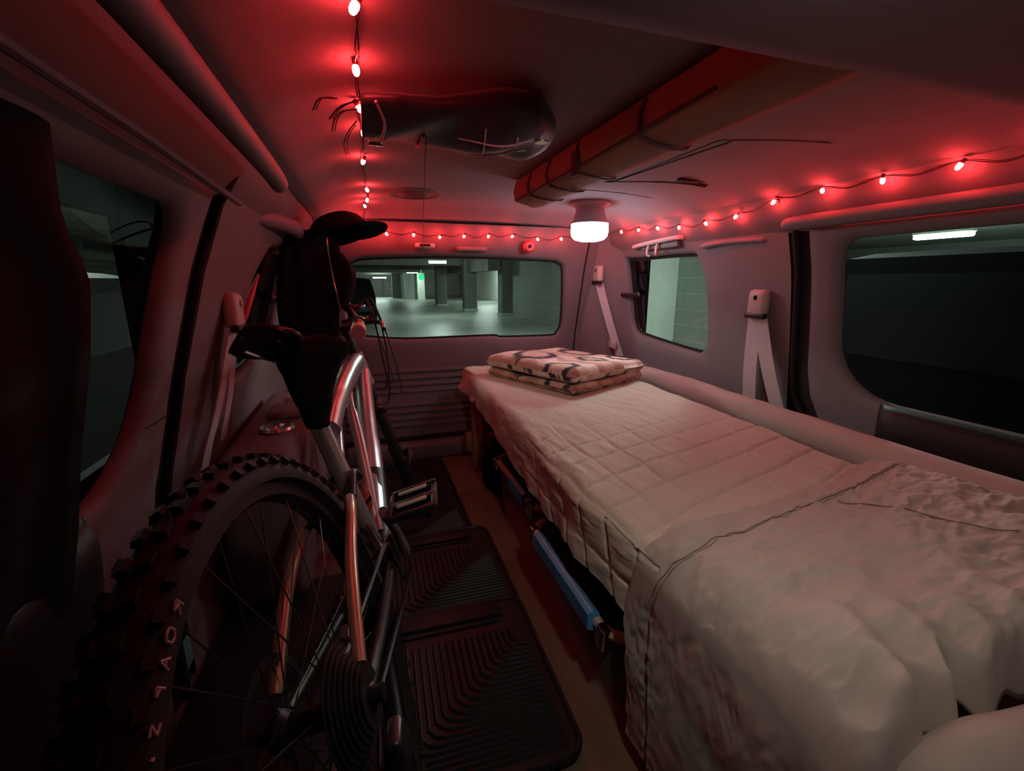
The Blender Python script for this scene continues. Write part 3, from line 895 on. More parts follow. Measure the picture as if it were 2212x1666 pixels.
def blanket_layer(z0, h, W, L, name, parent, dz, seed):
    nu, nv, npf = 110, 84, 12
    u = np.linspace(-W / 2, W / 2, nu); v = np.linspace(-L / 2, L / 2, nv)
    bm_v, cols, fs = [], [], []
    def wav(a, b):
        return .017 * float(fbm(np.array(a * 5 + seed), np.array(b * 5 + seed), 2)) + dz * float(np.exp(-((a + .10) / .16) ** 2 - ((b - .12) / .12) ** 2))
    def rad(a, b):
        e = max(0, 1 - (W / 2 - abs(a)) / (h * .5)), max(0, 1 - (L / 2 - abs(b)) / (h * .5))
        q_ = min(1, math.hypot(*e)); return math.sqrt(max(0, 1 - q_ * q_))
    for side in (1, -1):
        k0 = len(bm_v)
        for a in u:
            for b in v:
                rr = rad(a, b)
                bm_v.append((a, b, z0 + h / 2 + side * rr * h / 2 + wav(a, b) * (1 if side > 0 else .4)))
                cols.append(printcol(a, b + (0 if side > 0 else .31)) if rr > .55 or side > 0 else printcol(a + .07, b + .02))
        for i in range(nu - 1):
            for j in range(nv - 1):
                q_ = (k0 + i * nv + j, k0 + (i + 1) * nv + j, k0 + (i + 1) * nv + j + 1, k0 + i * nv + j + 1)
                fs.append(q_ if side > 0 else q_[::-1])
    n = nu * nv
    for i in range(nu - 1):
        for j in (0, nv - 1):
            fs.append((i * nv + j, (i + 1) * nv + j, n + (i + 1) * nv + j, n + i * nv + j))
    for j in range(nv - 1):
        for i in (0, nu - 1):
            fs.append((i * nv + j, i * nv + j + 1, n + i * nv + j + 1, n + i * nv + j))
    me = bpy.data.meshes.new(name)
    me.from_pydata(bm_v, [], fs)
    ca = me.color_attributes.new('print', 'FLOAT_COLOR', 'POINT')
    ca.data.foreach_set('color', np.hstack([np.array(cols), np.ones((len(cols), 1))]).astype('f').ravel())
    bm = bmesh.new(); bm.from_mesh(me); bmesh.ops.recalc_face_normals(bm, faces=bm.faces); bm.to_mesh(me); bm.free()
    me.polygons.foreach_set('use_smooth', [True] * len(me.polygons))
    me.materials.append(M_fleece)
    o = bpy.data.objects.new(name, me); COL.objects.link(o); o.parent = parent
    return o
blanket_layer(.0, .040, .45, .50, 'fold', bl, .0, 2.0)
blanket_layer(.037, .052, .46, .51, 'fold', bl, .022, 7.0)

# ------------------------------------------------------------------ things under the bed
def tote(y0, y1, x0, lab, latch):
    t = empty('storage_tote', (x0 + .24, (y0 + y1) / 2, .001), lab, 'storage box', 'storage boxes under the bed')
    L = y1 - y0; W = .46; h = .20
    bodyl = rrect(-W / 2, -L / 2, W / 2, L / 2, .06, 6)
    mb = MB(); n = len(bodyl)
    vs = [(p[0] * .93, p[1] * .95, .0) for p in bodyl] + [(p[0], p[1], h) for p in bodyl]
    mb.add(vs, [tuple(range(n))[::-1]] + [(i, (i + 1) % n, n + (i + 1) % n, n + i) for i in range(n)])
    mb.build('body', M_clear, t)
    P = [(p[0] * 1.01, p[1] * 1.01, h + .006) for p in bodyl]
    MB().tube(P + P[:1], .011, 8, caps=False).build('rim', M_rimpl, t)
    MB().prism([(p[0] * .96, p[1] * .96) for p in bodyl], 'z', h + .004, h + .012).build('lid', M_blackpl, t)
    a, b = latch
    la = MB()
    la.prism([(-.012, -.020), (.010, -.030), (.014, -.026), (.014, .012), (.002, .022), (-.012, .014)], 'y', a, b)
    o = la.build('latch', M_blue, t); o.location = (-W / 2 - .012, -(y0 + y1) / 2, h + .012)
    MB().box((-.004, (a + b) / 2, .019), (.003, (b - a) * .98, .003)).build('highlight_line', M_paleline, o)
    for k in (-1, 1):
        MB().rbox((-W / 2 - .004, k * (L / 2 - .035), h - .005), (.022, .03, .045), .004, 2).build('clip', M_chrome, t)
    MB().tube([(-W / 2 + .05, -L / 2 - .010, h + .012), (-W / 2 + .055, -L / 2 - .018, h - .010), (-W / 2 + .06, -L / 2 - .014, h - .05)], .005, 8).build('clip_wire', M_chrome, t)
    return t
tote(.615, 1.07, .395, 'clear storage box with a long blue latch bar under the bed', (.68, .985))
tote(1.13, 1.58, .435, 'clear storage box with a blue latch next to the black bag', (1.20, 1.34))
bg = empty('black_bag', (.505, 1.705, 0), 'soft black bag pushed under the bed by the wooden leg', 'bag')
n_ = 18
Gg = np.zeros((n_, 24, 3))
for i, t in enumerate(np.linspace(0, 1, n_)):
    for j in range(24):
        a = 2 * math.pi * j / 24
        rr = (math.sin(math.pi * (t * .94 + .03)) ** .45) * (1 + .12 * math.sin(3 * a + 5 * t) + .07 * math.sin(7 * a - 3 * t))
        Gg[i, j] = (.085 * rr * math.cos(a) + .04 * t - .02, .085 * rr * math.sin(a), .003 + .25 * t)
mb = MB(); mb.grid(Gg); mb.add([], [])
for i in range(n_ - 1): mb.f.append((i * 24 + 23, i * 24, (i + 1) * 24, (i + 1) * 24 + 23))
mb.f += [tuple(range(24))[::-1], tuple((n_ - 1) * 24 + k for k in range(24))]
mb.build('body', M_blackcl, bg, smooth=180)
MB().ribbon(spline([(-.03, .0, .25), (-.05, -.08, .20), (-.06, -.16, .10), (-.05, -.20, .01)], 5), (.3, 1, 0), .03, .002).build('strap', M_blackcl, bg)

# ------------------------------------------------------------------ seat belts
def belt(f, y, z, ends, lab, cover_dir=1, tw=.055):
    a = arr(f(y, z, -.022))
    b = empty('seat_belt', tuple(a), lab, 'seat belt')
    sgn = -1 if f is fR else 1
    mb = MB()
    mb.rbox((0, 0, .012), (.034, .070, .085), .015, 4)
    mb.build('anchor_cover', M_beige, b)
    MB().rbox((sgn * .008, 0, -.030), (.020, .082, .018), .006, 2).build('guide', M_blackpl, b)
    MB().lathe([(.0, 0), (.008, 0), (.009, .004), (.0, .006)], (sgn * .017, .0, .028), 'X', 14).build('bolt_cap', M_beige, b)
    for k, (y2, z2) in enumerate(ends):
        P = []
        for t in np.linspace(0, 1, 9):
            yy_ = y + (.010 * (1 - 2 * k)) * (len(ends) > 1) + (y2 - y) * t
            zz_ = z - .028 + (z2 - z + .028) * t
            p = arr(f(yy_, zz_, -.022 - .004 * k - .010 * math.sin(t * math.pi)))
            P.append(p - a)
        MB().ribbon(P, tuple(arr(f(y + .02, z)) - arr(f(y - .02, z))), tw, .0012).build('webbing', M_web, b)
    return b, a
belt(fR, 1.155, .80, [(1.175, .44), (1.065, .44)], 'pale seat belt in two straps on the wall above the rolled sheet')
belt(fL, 1.235, .80, [(1.30, .47), (1.13, .42)], 'pale seat belt in two straps behind the bicycle wheel')
bb, aa = belt(fR, 2.075, .905, [(2.01, .50)], 'seat belt with buckle tongue hanging in the corner behind the folded blanket', tw=.042)
MB().rbox((-.012 + (fR(2.03, .57)[0] - fR(2.075, .905)[0]), -.045, -.345), (.018, .062, .040), .006, 3).build('tongue', M_beige, bb)
belt(fL, 2.05, .86, [(2.03, .56)], 'pink-lit seat belt seen between the folds of the hanging jacket', tw=.05)

# ------------------------------------------------------------------ ceiling things
# light string: wire and red bulbs
STR = [(.012, .43), (.011, .572), (.010, .722), (.013, .867), (.020, 1.002), (.019, 1.222), (.030, 1.582), (.032, 1.77), (.024, 1.90)]
def ceil_z(x, y):
    return float(np.interp(x, [p[0] for p in cs], [p[1] for p in cs])) - .055 * float(smooth01((y - 1.93) / .16))
pts = [(x, y, ceil_z(x, y) - .014) for x, y in STR]
pts += [(.016, 1.985, 1.100), (.018, 1.995, 1.074)]
pts += [(.103, 2.005, 1.072), (.214, 2.005, 1.072), (.325, 2.005, 1.066), (.431, 2.005, 1.073), (.541, 2.005, 1.076), (.653, 2.005, 1.079), (.774, 2.005, 1.070), (.892, 2.005, 1.074)]
pts += [(1.03, 1.93, 1.085), (1.105, 1.83, 1.095), (1.125, 1.725, 1.094), (1.130, 1.600, 1.087), (1.133, 1.472, 1.076), (1.135, 1.334, 1.075), (1.133, 1.198, 1.080), (1.125, 1.055, 1.100), (1.122, .908, 1.104),
        (1.122, .766, 1.101), (1.122, .627, 1.100), (1.122, .49, 1.100)]
sl = empty('string_light', (0, 0, 1.1), 'string of glowing red bulbs pinned round the van ceiling', 'string lights')
wp = []
rw = np.random.RandomState(5)
for i, p in enumerate(pts):
    wp.append(arr(p) + arr((0, 0, .008)))
    if i < len(pts) - 1:
        q_ = arr(pts[i + 1])
        wp.append((arr(p) + q_) / 2 + rw.uniform(-.004, .004, 3) + arr((0, 0, -.004 if i > 10 else -.006)))
Wp = off(spline(wp, 4), (0, 0, 1.1))
MB().tube(Wp, .0010, 5).build('wire', M_wire, sl)
Wp2 = [p + arr((.004 * math.sin(i * .9), .004 * math.cos(i * .9), .002)) for i, p in enumerate(Wp)]
MB().tube(Wp2, .0009, 5).build('wire', M_wire, sl)
bulb_proto = MB().lathe([(.0008, -.0085), (.0030, -.0072), (.0046, -.0040), (.0050, 0), (.0044, .0035), (.0036, .005)], n=12).build('bulb', M_bulb, sl, smooth=180)
sock_proto = MB().lathe([(.0036, .0045), (.0040, .005), (.0040, .013), (.0022, .014)], n=10).build('socket', M_socket, bulb_proto)
bulbs = []
for i, p in enumerate(pts):
    if i == 0:
        b, sk_ = bulb_proto, sock_proto
    else:
        b = bulb_proto.copy(); COL.objects.link(b)
        sk_ = sock_proto.copy(); COL.objects.link(sk_); sk_.parent = b
    b.parent = sl
    b.location = arr(p) - arr((0, 0, 1.1))
    b.rotation_euler = (rw.uniform(-.7, .7), rw.uniform(-.7, .7), 0)

# lantern under the ceiling
ln = empty('lantern', (.862, 1.665, 1.135), 'round white lantern glowing under the ceiling above the folded blanket', 'lantern')
MB().lathe([(.02, .045), (.078, .044), (.080, .036), (.062, .028), (.055, .018), (.058, .002), (.066, -.020), (.068, -.030), (.02, -.031)], n=36).build('body', M_lantb, ln)
MB().lathe([(.05, -.031), (.069, -.032), (.0725, -.040), (.073, -.066), (.070, -.082), (.058, -.094), (.036, -.100), (.005, -.101)], n=36).build('diffuser', M_lant, ln, smooth=180)
MB().lathe([(.070, -.028), (.0735, -.029), (.0735, -.035), (.070, -.036)], n=36).build('ring', M_lantb, ln)

# navy pouch slung under the ceiling
po = empty('ceiling_pouch', (.18, .835, 1.17), 'dark navy pouch slung under the ceiling beside the light string', 'pouch')
nu, nv = 48, 28
Gt = np.zeros((nu, nv, 3))
for i, a in enumerate(np.linspace(0, 1, nu)):
    for j, t in enumerate(np.linspace(0, 2 * math.pi, nv)):
        half = .098 * (min(1, (1 - a) / .22 + .02) ** .5) * (.78 + .22 * min(1, a / .15))
        dep = (.022 + .022 * smooth01((a - .3) / .4)) * (min(1, (1 - a) / .15 + .02) ** .5)
        yv = half * math.cos(t); zv = -.024 + dep * math.sin(t)
        wob = 1 + .10 * math.sin(a * 14 + 3 * math.cos(t)) * (math.sin(t) < 0)
        Gt[i, j] = (-.165 + .33 * a, yv - .02 * a + .012 * math.sin(a * 7), zv * wob - .004)
mb = MB(); mb.grid(Gt); mb.f += [tuple(range(nv - 1))[::-1], tuple((nu - 1) * nv + k for k in range(nv - 1))]
bm_weld(mb)
mb.build('body', M_navy, po, smooth=180)
def on_pouch(a, yv):
    half = .098 * (min(1, (1 - a) / .22 + .02) ** .5) * (.78 + .22 * min(1, a / .15))
    dep = float((.022 + .022 * smooth01((a - .3) / .4)) * (min(1, (1 - a) / .15 + .02) ** .5))
    c_ = max(-.97, min(.97, (yv + .02 * a - .012 * math.sin(a * 7)) / half))
    sn = -math.sqrt(1 - c_ * c_)
    wob = 1 + .10 * math.sin(a * 14 + 3 * c_)
    return arr((-.165 + .33 * a, yv, (-.024 + dep * sn) * wob - .004)) + arr((0, c_ * .003, -.003))
for path in ([(.46, -.03), (.56, -.055), (.68, -.075), (.80, -.088)], [(.46, .02), (.58, .0), (.70, -.02), (.82, -.035)], [(.56, -.085), (.58, -.045), (.60, .01)], [(.71, -.095), (.73, -.055), (.74, .0)]):
    MB().tube([on_pouch(*p) for p in spline([arr(q_) for q_ in path], 8)], .0014, 5).build('net_cord', M_paleline, po)
MB().lathe([(.0, 0), (.011, 0), (.011, .003), (.006, .005), (.0, .005)], on_pouch(.86, -.070) + arr((0, -.002, -.004)), n=18).build('snap_button', mat('brass_snap', (.75, .66, .52), .3, .8), po)
MB().rbox(on_pouch(.07, .075) + arr((0, .008, -.004)), (.026, .012, .006), .002, 2).build('buckle', M_chrome, po)
MB().tube(spline([on_pouch(.06, -.08), on_pouch(.10, -.05) + arr((0, 0, -.008)), on_pouch(.08, -.01) + arr((0, 0, -.014)), on_pouch(.12, .0)], 5), .0022, 6).build('drawstring', M_paleline, po)
MB().tube([on_pouch(.30, 0), on_pouch(.30, .05) + arr((0, 0, -.004)), on_pouch(.30, .11)], .003, 6).build('piping', M_navy, po)
# stray cable tie ends beside the pouch
for k, path in enumerate(([(.04, .80, 1.160), (.0, .81, 1.150), (-.02, .83, 1.146), (-.035, .87, 1.142)], [(.01, .86, 1.158), (-.015, .855, 1.150), (-.028, .88, 1.144), (-.035, .93, 1.140)],
                          [(.008, .92, 1.158), (-.008, .96, 1.150), (-.018, 1.02, 1.144), (-.016, 1.08, 1.140)], [(-.02, .83, 1.160), (-.045, .815, 1.152), (-.058, .85, 1.146)])):
    t = empty('cable_tie', path[0], 'dark cable tie tails dangling beside the navy pouch', 'cable tie', 'cable tie tails on the light string')
    P = off(spline(path, 5), path[0])
    MB().tube(P, .0012, 5).build('tail', M_wire, t)
    MB().tube([p + arr((.005, -.004, 0)) for p in P[2:]], .0009, 5).build('tail', M_wire, t)
# thin cord from the pouch to the tailgate
tag(MB().tube(spline([(.12, .80, 1.150), (.125, .90, 1.115), (.16, 1.2, 1.10), (.205, 1.6, 1.095), (.250, 1.96, 1.07), (.255, 2.02, 1.02)], 8), .0014, 5).build('cord', mat('brown_cord', (.13, .08, .07), .8)), 'thin cord strung from the navy pouch to the tailgate', 'cord')

# long bundle strapped along the ceiling
pa = empty('ceiling_bundle', (.53, .9, 1.15), 'long brown wrapped bundle strapped along the ceiling above the aisle', 'bundle')
ny = 60
sec = [(.470, 1.180), (.462, 1.150), (.466, 1.128), (.474, 1.122), (.50, 1.117), (.545, 1.113), (.572, 1.116), (.582, 1.126), (.585, 1.15), (.580, 1.180)]
Gs = np.zeros((ny, len(sec), 3))
for i, y in enumerate(np.linspace(.42, 1.43, ny)):
    for j, (x, z) in enumerate(sec):
        k = float(fbm(np.array(y * 7), np.array(j * .8), 3))
        endy = (-.02 if j < 5 else .02) * (i / (ny - 1)) ** 8 + .012 * k * (i == ny - 1)
        Gs[i, j] = (x + .004 * k, y + endy, z + .004 * k * min(1, (y - .42) / .2))
mb = MB(); mb.grid(Gs - arr((.53, .9, 1.15))); n = len(sec)
mb.f += [tuple(range(n))[::-1], tuple((ny - 1) * n + k for k in range(n))]
mb.build('wrap', M_parcel, pa, smooth=60)
for y in (.72, .97, 1.13, 1.27):
    lp = [arr((x + (-.003 if j < 4 else .003 if j > 6 else 0), y + .004 * j, z - .003)) - arr((.53, .9, 1.15)) for j, (x, z) in enumerate(sec)]
    MB().ribbon(lp, (0, 1, .04), .010 if y != .97 else .006, .0012).build('strap', M_strap, pa)
MB().rbox(arr((.462, .97, 1.133)) - arr((.53, .9, 1.15)), (.010, .03, .05), .003).build('hook', M_strap, pa)
MB().tube([arr(p) - arr((.53, .9, 1.15)) for p in spline([(.463, .55, 1.131), (.462, .8, 1.126), (.464, 1.0, 1.124), (.462, 1.2, 1.122), (.467, 1.40, 1.124)], 6)], .003, 6).build('fold_edge', M_strap, pa)

# overhead console panel outlines on the headliner
oc = empty('overhead_console', (.90, 1.15, 1.176), 'flat grey overhead console panel outlined by dark grooves beside the bundle', 'console')
def plate(x0, x1, y0, y1, sk, name, m):
    G = np.zeros((9, 9, 3))
    for i, a in enumerate(np.linspace(0, 1, 9)):
        for j, b in enumerate(np.linspace(0, 1, 9)):
            x = x0 + (x1 - x0) * b; y = y0 + (y1 - y0) * a - sk * b
            G[i, j] = (x - .90, y - 1.15, ceil_z(x, y) - .0015 - 1.176)
    return MB().grid(G).build(name, m, oc)
plate(.765, .985, .88, 1.31, .09, 'panel', M_head)
plate(.735, 1.0, 1.46, 1.74, .0, 'panel', M_head)
for P in ([(.758, 1.315), (.792, .875)], [(.758, 1.315), (.90, 1.250), (1.015, 1.20)], [(.69, 1.43), (.73, 1.33), (.86, 1.275), (1.02, 1.215)], [(.695, 1.72), (.735, 1.46)]):
    MB().tube([(x - .90, y - 1.15, ceil_z(x, y) - 1.176) for x, y in [(P[i][0] + (P[i + 1][0] - P[i][0]) * t, P[i][1] + (P[i + 1][1] - P[i][1]) * t) for i in range(len(P) - 1) for t in (0, .25, .5, .75, 1)]], .0036, 6).build('groove', M_seal, oc)
MB().rbox((.055, .045, -.001), (.10, .022, .012), .003).build('latch', M_seal, oc)
# round vent in the headliner near the tailgate
rv = empty('ceiling_vent', (.19, 1.70, 1.181), 'round grey vent in the headliner near the tailgate', 'vent')
MB().lathe([(.10, .004), (.098, -.003), (.085, -.006), (.080, -.002), (.055, -.002), (.050, -.007), (.012, -.008), (.01, -.004)], n=32).build('ring', M_trim2, rv)
for k in range(-2, 3):
    MB().box((0, k * .016, -.007), (.085 - abs(k) * .012, .004, .005)).build('louvre', M_trim2, rv)

# fittings on the tailgate header
hk = empty('tailgate_latch', (.262, 2.035, 1.03), 'small rectangular latch fitting on the tailgate header', 'latch')
MB().rbox((0, .0, 0), (.085, .03, .022), .007).build('housing', M_beige, hk)
MB().rbox((0, -.014, .003), (.045, .008, .010), .002).build('slot', M_seal, hk)
bt = empty('round_button', (.742, 2.030, 1.038), 'dark red round knob on the tailgate header beside the lantern', 'knob')
MB().lathe([(.0, .014), (.026, .012), (.028, 0), (.020, -.010), (.0, -.011)], axis='Y', n=24).build('knob', M_red, bt)
MB().lathe([(.0, -.010), (.008, -.011), (.007, -.016), (.0, -.017)], (0, -.002, 0), axis='Y', n=14).build('screw', M_seal, bt)
# grab handle with coat hook over the quarter window by the bed
gh = empty('grab_handle', (1.165, 1.66, 1.03), 'red-lit folding grab handle with coat hook above the quarter window', 'grab handle')
MB().tube(spline([(.015, .16, -.004), (-.006, .14, .000), (-.012, .0, .008), (-.008, -.14, .014), (.012, -.16, .014)], 5), .009, 8).build('bar', M_beige, gh)
for dy in (-.03, .03):
    MB().tube(spline([(-.008, dy, .004), (-.014, dy, -.020), (-.014, dy, -.040), (-.004, dy * .8, -.046)], 4), .005, 8).build('hook', M_beige, gh)
MB().rbox((.012, -.02, -.004), (.02, .24, .03), .006).build('mount', M_trim2, gh)
# ------------------------------------------------------------------ mountain bike (front wheel off, nose down, leaning on the wall)
bk = empty('mountain_bike', (.006, .495, .010), 'silver mountain bike without its front wheel leaning on the wall', 'bicycle')
bk.rotation_euler = (0, R(-16.5), R(-7.8))
RW = .345
PA = R(16)
def bp(u, wv, v=0.0):
    """bike drawing (u ahead of the rear axle, wv height, v to the right) turned nose-down about the rear axle"""
    h = wv - RW
    return (v, u * math.cos(PA) + h * math.sin(PA), RW + h * math.cos(PA) - u * math.sin(PA))
def btube(name, pts, rad, m, parent=bk, n=14, sq=None, sp=6):
    return MB().tube(spline(pts, sp) if len(pts) > 2 else pts, rad, n, squash=sq).build(name, m, parent, smooth=60)
# rear wheel
rim_prof = [(RW - .062, -.010), (RW - .058, -.015), (RW - .040, -.016), (RW - .040, .016), (RW - .058, .015), (RW - .062, .010)]
def ringmesh(prof, n=72, c=(0, 0, RW)):
    mb = MB(); m = len(prof); vs = []; fs = []
    for k in range(n):
        a = 2 * math.pi * k / n
        for r_, x in prof:
            vs.append((c[0] + x, c[1] + r_ * math.sin(a), c[2] + r_ * math.cos(a)))
    for k in range(n):
        for j in range(m):
            fs.append((k * m + j, k * m + (j + 1) % m, ((k + 1) % n) * m + (j + 1) % m, ((k + 1) % n) * m + j))
    return mb.add(vs, fs)
wheel = ringmesh(rim_prof).build('rear_wheel', M_rim, bk, smooth=40)
tp = []
for k in range(20):
    a = R(-205 + 230 * k / 19 + 77)
    tp.append((RW - .033 + .030 * math.cos(a), .030 * math.sin(a)))
ringmesh(tp, 96).build('tire', M_tire, wheel, smooth=60)
tr = MB()
for k in range(64):
    a0 = 2 * math.pi * k / 64
    for row, (tx, aw, lw, hh) in enumerate(((-.0255, .010, .011, .007), (-.009, .011, .012, .006), (.009, .011, .012, .006), (.0255, .010, .011, .007))):
        a = a0 + (math.pi / 64 if row in (1, 2) else 0)
        th = math.asin(max(-1, min(1, tx / .031)))
        rc = RW - .033 + .0315 * math.cos(th)
        rot = Matrix.Rotation(-a, 3, 'X') @ Matrix.Rotation(th, 3, 'Y')
        tr.box((tx * 1.02, rc * math.sin(a), RW + rc * math.cos(a)), (aw, lw, hh * 1.6), rot)
tag(tr.build('tread', M_tire, wheel, smooth=0), kind='stuff')
MB().lathe([(.008, -.062), (.022, -.060), (.030, -.045), (.017, -.035), (.016, .022), (.030, .032), (.018, .036), (.008, .074)], (0, 0, RW), 'X', 24).build('hub', M_rim, wheel)
sp_ = [MB(), MB()]
for k in range(32):
    a = 2 * math.pi * k / 32
    side = 1 if k % 2 else -1
    b = a + (.42 if (k // 2) % 2 else -.42)
    x0 = .030 if side > 0 else -.042
    MB().tube([(x0, .027 * math.sin(b), RW + .027 * math.cos(b)), (side * .004, (RW - .060) * math.sin(a), RW + (RW - .060) * math.cos(a))], .0011, 5).build('spoke', M_spoke, wheel)
rot_ = ringmesh([(.078, -.050), (.090, -.050), (.090, -.048), (.078, -.048)], 40).build('brake_disc', M_spoke, wheel)
cas = MB()
for k in range(8):
    r_ = .078 - .006 * k
    cas.add(*(lambda mb: (mb.v, mb.f))(ringmesh([(r_ - .016, .036 + .0042 * k), (r_, .036 + .0042 * k), (r_, .0378 + .0042 * k), (r_ - .016, .0378 + .0042 * k)], 36)))
cas.build('cassette', M_spoke, wheel)
# pale sidewall marks on the right flank of the tyre, towards the camera
def mark(a, shape):
    """a: angle from the top of the wheel towards the rear"""
    mb = MB()
    rc = RW - .027
    t = arr((0, -math.cos(a), -math.sin(a))); rdir = arr((0, -math.sin(a), math.cos(a)))
    c0 = arr((.0300, 0, RW)) + rdir * rc
    nrm = arr((1, 0, 0))
    def bar(p, q_, w_=.0022):
        P = c0 + t * p[0] + rdir * p[1]; Q = c0 + t * q_[0] + rdir * q_[1]
        mb.tube([P, Q], w_ * .6, 6, squash=(1, 1))
    for p, q_ in shape: bar(p, q_)
    mb.build('sidewall_mark', M_mark, wheel)
h_ = .0046
SH = {'P': [((-.004, -h_), (-.004, h_)), ((-.004, h_), (.004, h_ * .6)), ((.004, h_ * .6), (-.004, 0)), ((-.002, 0), (.005, -h_))],
      'O': [((-.005, -.003), (-.005, .003)), ((-.005, .003), (0, h_)), ((0, h_), (.005, .003)), ((.005, .003), (.005, -.003)), ((.005, -.003), (0, -h_)), ((0, -h_), (-.005, -.003))],
      'A': [((-.004, -h_), (0, h_)), ((0, h_), (.004, -h_)), ((-.002, -.001), (.002, -.001))],
      'p': [((-.003, -h_), (-.003, h_)), ((-.003, h_), (.003, .003)), ((.003, .003), (-.003, 0))],
      'S': [((.004, h_), (-.003, .004)), ((-.003, .004), (.003, -.002)), ((.003, -.002), (-.004, -h_))],
      '.': [((-.001, -.001), (.001, .001))], '-': [((-.005, -.002), (.005, -.002))]}
for a, s_ in ((26, 'P'), (30, 'O'), (33.5, 'A'), (37, 'p'), (41, 'S'), (44, '.'), (48, 'S'), (52, '.'), (56, '.'), (60, '-')):
    mark(R(a), SH[s_])
# frame
HT, HB = (.88, .935), (.922, .83)
BBu = (.43, .395)
btube('head_tube', [bp(*HT), bp(*HB)], .024, M_silver)
btube('top_tube', [bp(.868, .905), bp(.70, .850, .004), bp(.50, .772, .010), bp(.352, .70, .014)], [.024] * 7 + [.022] * 6 + [.019] * 6, M_silver, sq=(1, 1.25))
btube('down_tube', [bp(.900, .865), bp(.78, .745), bp(.63, .58), bp(.50, .46)], [.026] * 10 + [.030] * 9, M_silver, sq=(1, 1.1))
btube('down_tube_guard', [bp(.615, .565), bp(.53, .475), bp(.43, .375)], .0335, M_rim)
btube('seat_tube', [bp(.435, .42), bp(.335, .735)], .020, M_silver)
btube('frame_brace', [bp(.66, .83, .006), bp(.58, .76, .012), bp(.54, .66, .014), bp(.50, .55, .012), bp(.46, .45, .010)], [.010] * 8 + [.014] * 17, M_silver)
btube('seat_brace', [bp(.375, .62), bp(.44, .70), bp(.50, .775)], .013, M_silver)
MB().lathe([(.014, -.045), (.026, -.044), (.027, .044), (.014, .045)], bp(*BBu), 'X', 20).build('bottom_bracket', M_rim, bk)
for v in (-1, 1):
    btube('chainstay', [bp(.40, .385, v * .030), bp(.22, .365, v * .046), bp(.0, RW, v * .060)], .011, M_rim if v < 0 else M_rim)
    btube('seatstay', [bp(.31, .56, v * .022), bp(.22, .54, v * .042), bp(.12, .48, v * .050), bp(.02, RW + .035, v * .056)], [.010] * 19, M_copper)
    btube('rocker_link', [bp(.31, .56, v * .026), bp(.37, .60, v * .024), bp(.42, .585, v * .020)], .009, M_rim)
MB().lathe([(.002, -.080), (.011, -.079), (.011, .083), (.002, .084)], (0, 0, RW), 'X', 14).build('thru_axle', M_rim, bk)
sh = btube('shock', [bp(.43, .60, .0), bp(.50, .46, .0)], .017, M_shock)
btube('shaft', [bp(.50, .46, .0), bp(.515, .44, .0)], .008, M_chrome, sh)
for t in (.2, .5, .8):
    MB().tube([arr(bp(.43, .60)) + (arr(bp(.50, .46)) - arr(bp(.43, .60))) * (t - .04), arr(bp(.43, .60)) + (arr(bp(.50, .46)) - arr(bp(.43, .60))) * (t + .04)], .0195, 14).build('collar', M_chrome, sh)
btube('seatpost', [bp(.340, .72), bp(.283, .855)], .0155, M_rim)
# saddle
Gs_ = np.zeros((26, 15, 3))
for i, t in enumerate(np.linspace(0, 1, 26)):
    hwid = (.046 * (1 - smooth01((t - .15) / .55)) + .015) * min(1, (t + .04) * 7) ** .5 * min(1, (1.03 - t) * 9) ** .5
    for j, sx in enumerate(np.linspace(-1, 1, 15)):
        Gs_[i, j] = bp(.175 + .225 * t, .893 + .012 * (1 - t) - .014 * sx * sx - .010 * abs(sx) ** 5 - .010 * math.sin(t * math.pi) - .02 * max(0, (t - .85) / .15) ** 2, hwid * sx)
sd = MB().grid(Gs_).build('saddle', mat('saddle_vinyl', (.03, .022, .035), .28), bk, smooth=180)
md = sd.modifiers.new('solid', 'SOLIDIFY'); md.thickness = .010; md.offset = -1
for v in (-.02, .02):
    MB().tube(spline([bp(.19, .868, v * 1.5), bp(.25, .856, v), bp(.33, .858, v), bp(.39, .874, v * .5)], 4), .0035, 6).build('saddle_rail', M_chrome, sd)
# steerer, stem, bar: turned almost square to the frame, so one grip points back at the aisle
ax_top, ax_bot = arr(bp(.846, 1.02)), arr(bp(.955, .75))
AX = (ax_top - ax_bot) / np.linalg.norm(ax_top - ax_bot)
back = arr(bp(0, .345)) - arr(bp(1, .345)); back = back - AX * np.dot(back, AX); back /= np.linalg.norm(back)
lat = arr((1, 0, 0))
phi = R(12)
E1 = back * math.cos(phi) + lat * math.sin(phi)
E2 = np.cross(AX, E1)
if E2[0] < 0: E2 = -E2
fk = btube('fork_steerer', [tuple(ax_bot), tuple(ax_top)], .015, M_rim)
MB().tube([ax_bot - E1 * .075, ax_bot - E1 * .03 + AX * .008, ax_bot + E1 * .03 + AX * .008, ax_bot + E1 * .075], [.022, .024, .024, .022], 12).build('fork_crown', M_rim, bk)
for sg in (-1, 1):
    base = ax_bot + E1 * .068 * sg
    Lf = (base[2] - .03) / AX[2]
    lg = MB().tube([base, base - AX * Lf * .45], .0175, 14).build('fork_stanchion', M_spoke, bk)
    MB().tube([base - AX * Lf * .42, base - AX * Lf * .50, base - AX * Lf * .9, base - AX * Lf + E2 * .02], [.024, .023, .021, .017], 14).build('fork_lower', M_rim, bk)
MB().tube(spline([ax_bot + E1 * .068 - AX * .24, ax_bot - AX * .20 + E2 * .045, ax_bot - E1 * .068 - AX * .24], 5), .011, 8).build('fork_arch', M_rim, bk)
stem_c = ax_top + E2 * .045
MB().tube([ax_top, stem_c], .020, 12).build('stem', M_rim, bk)
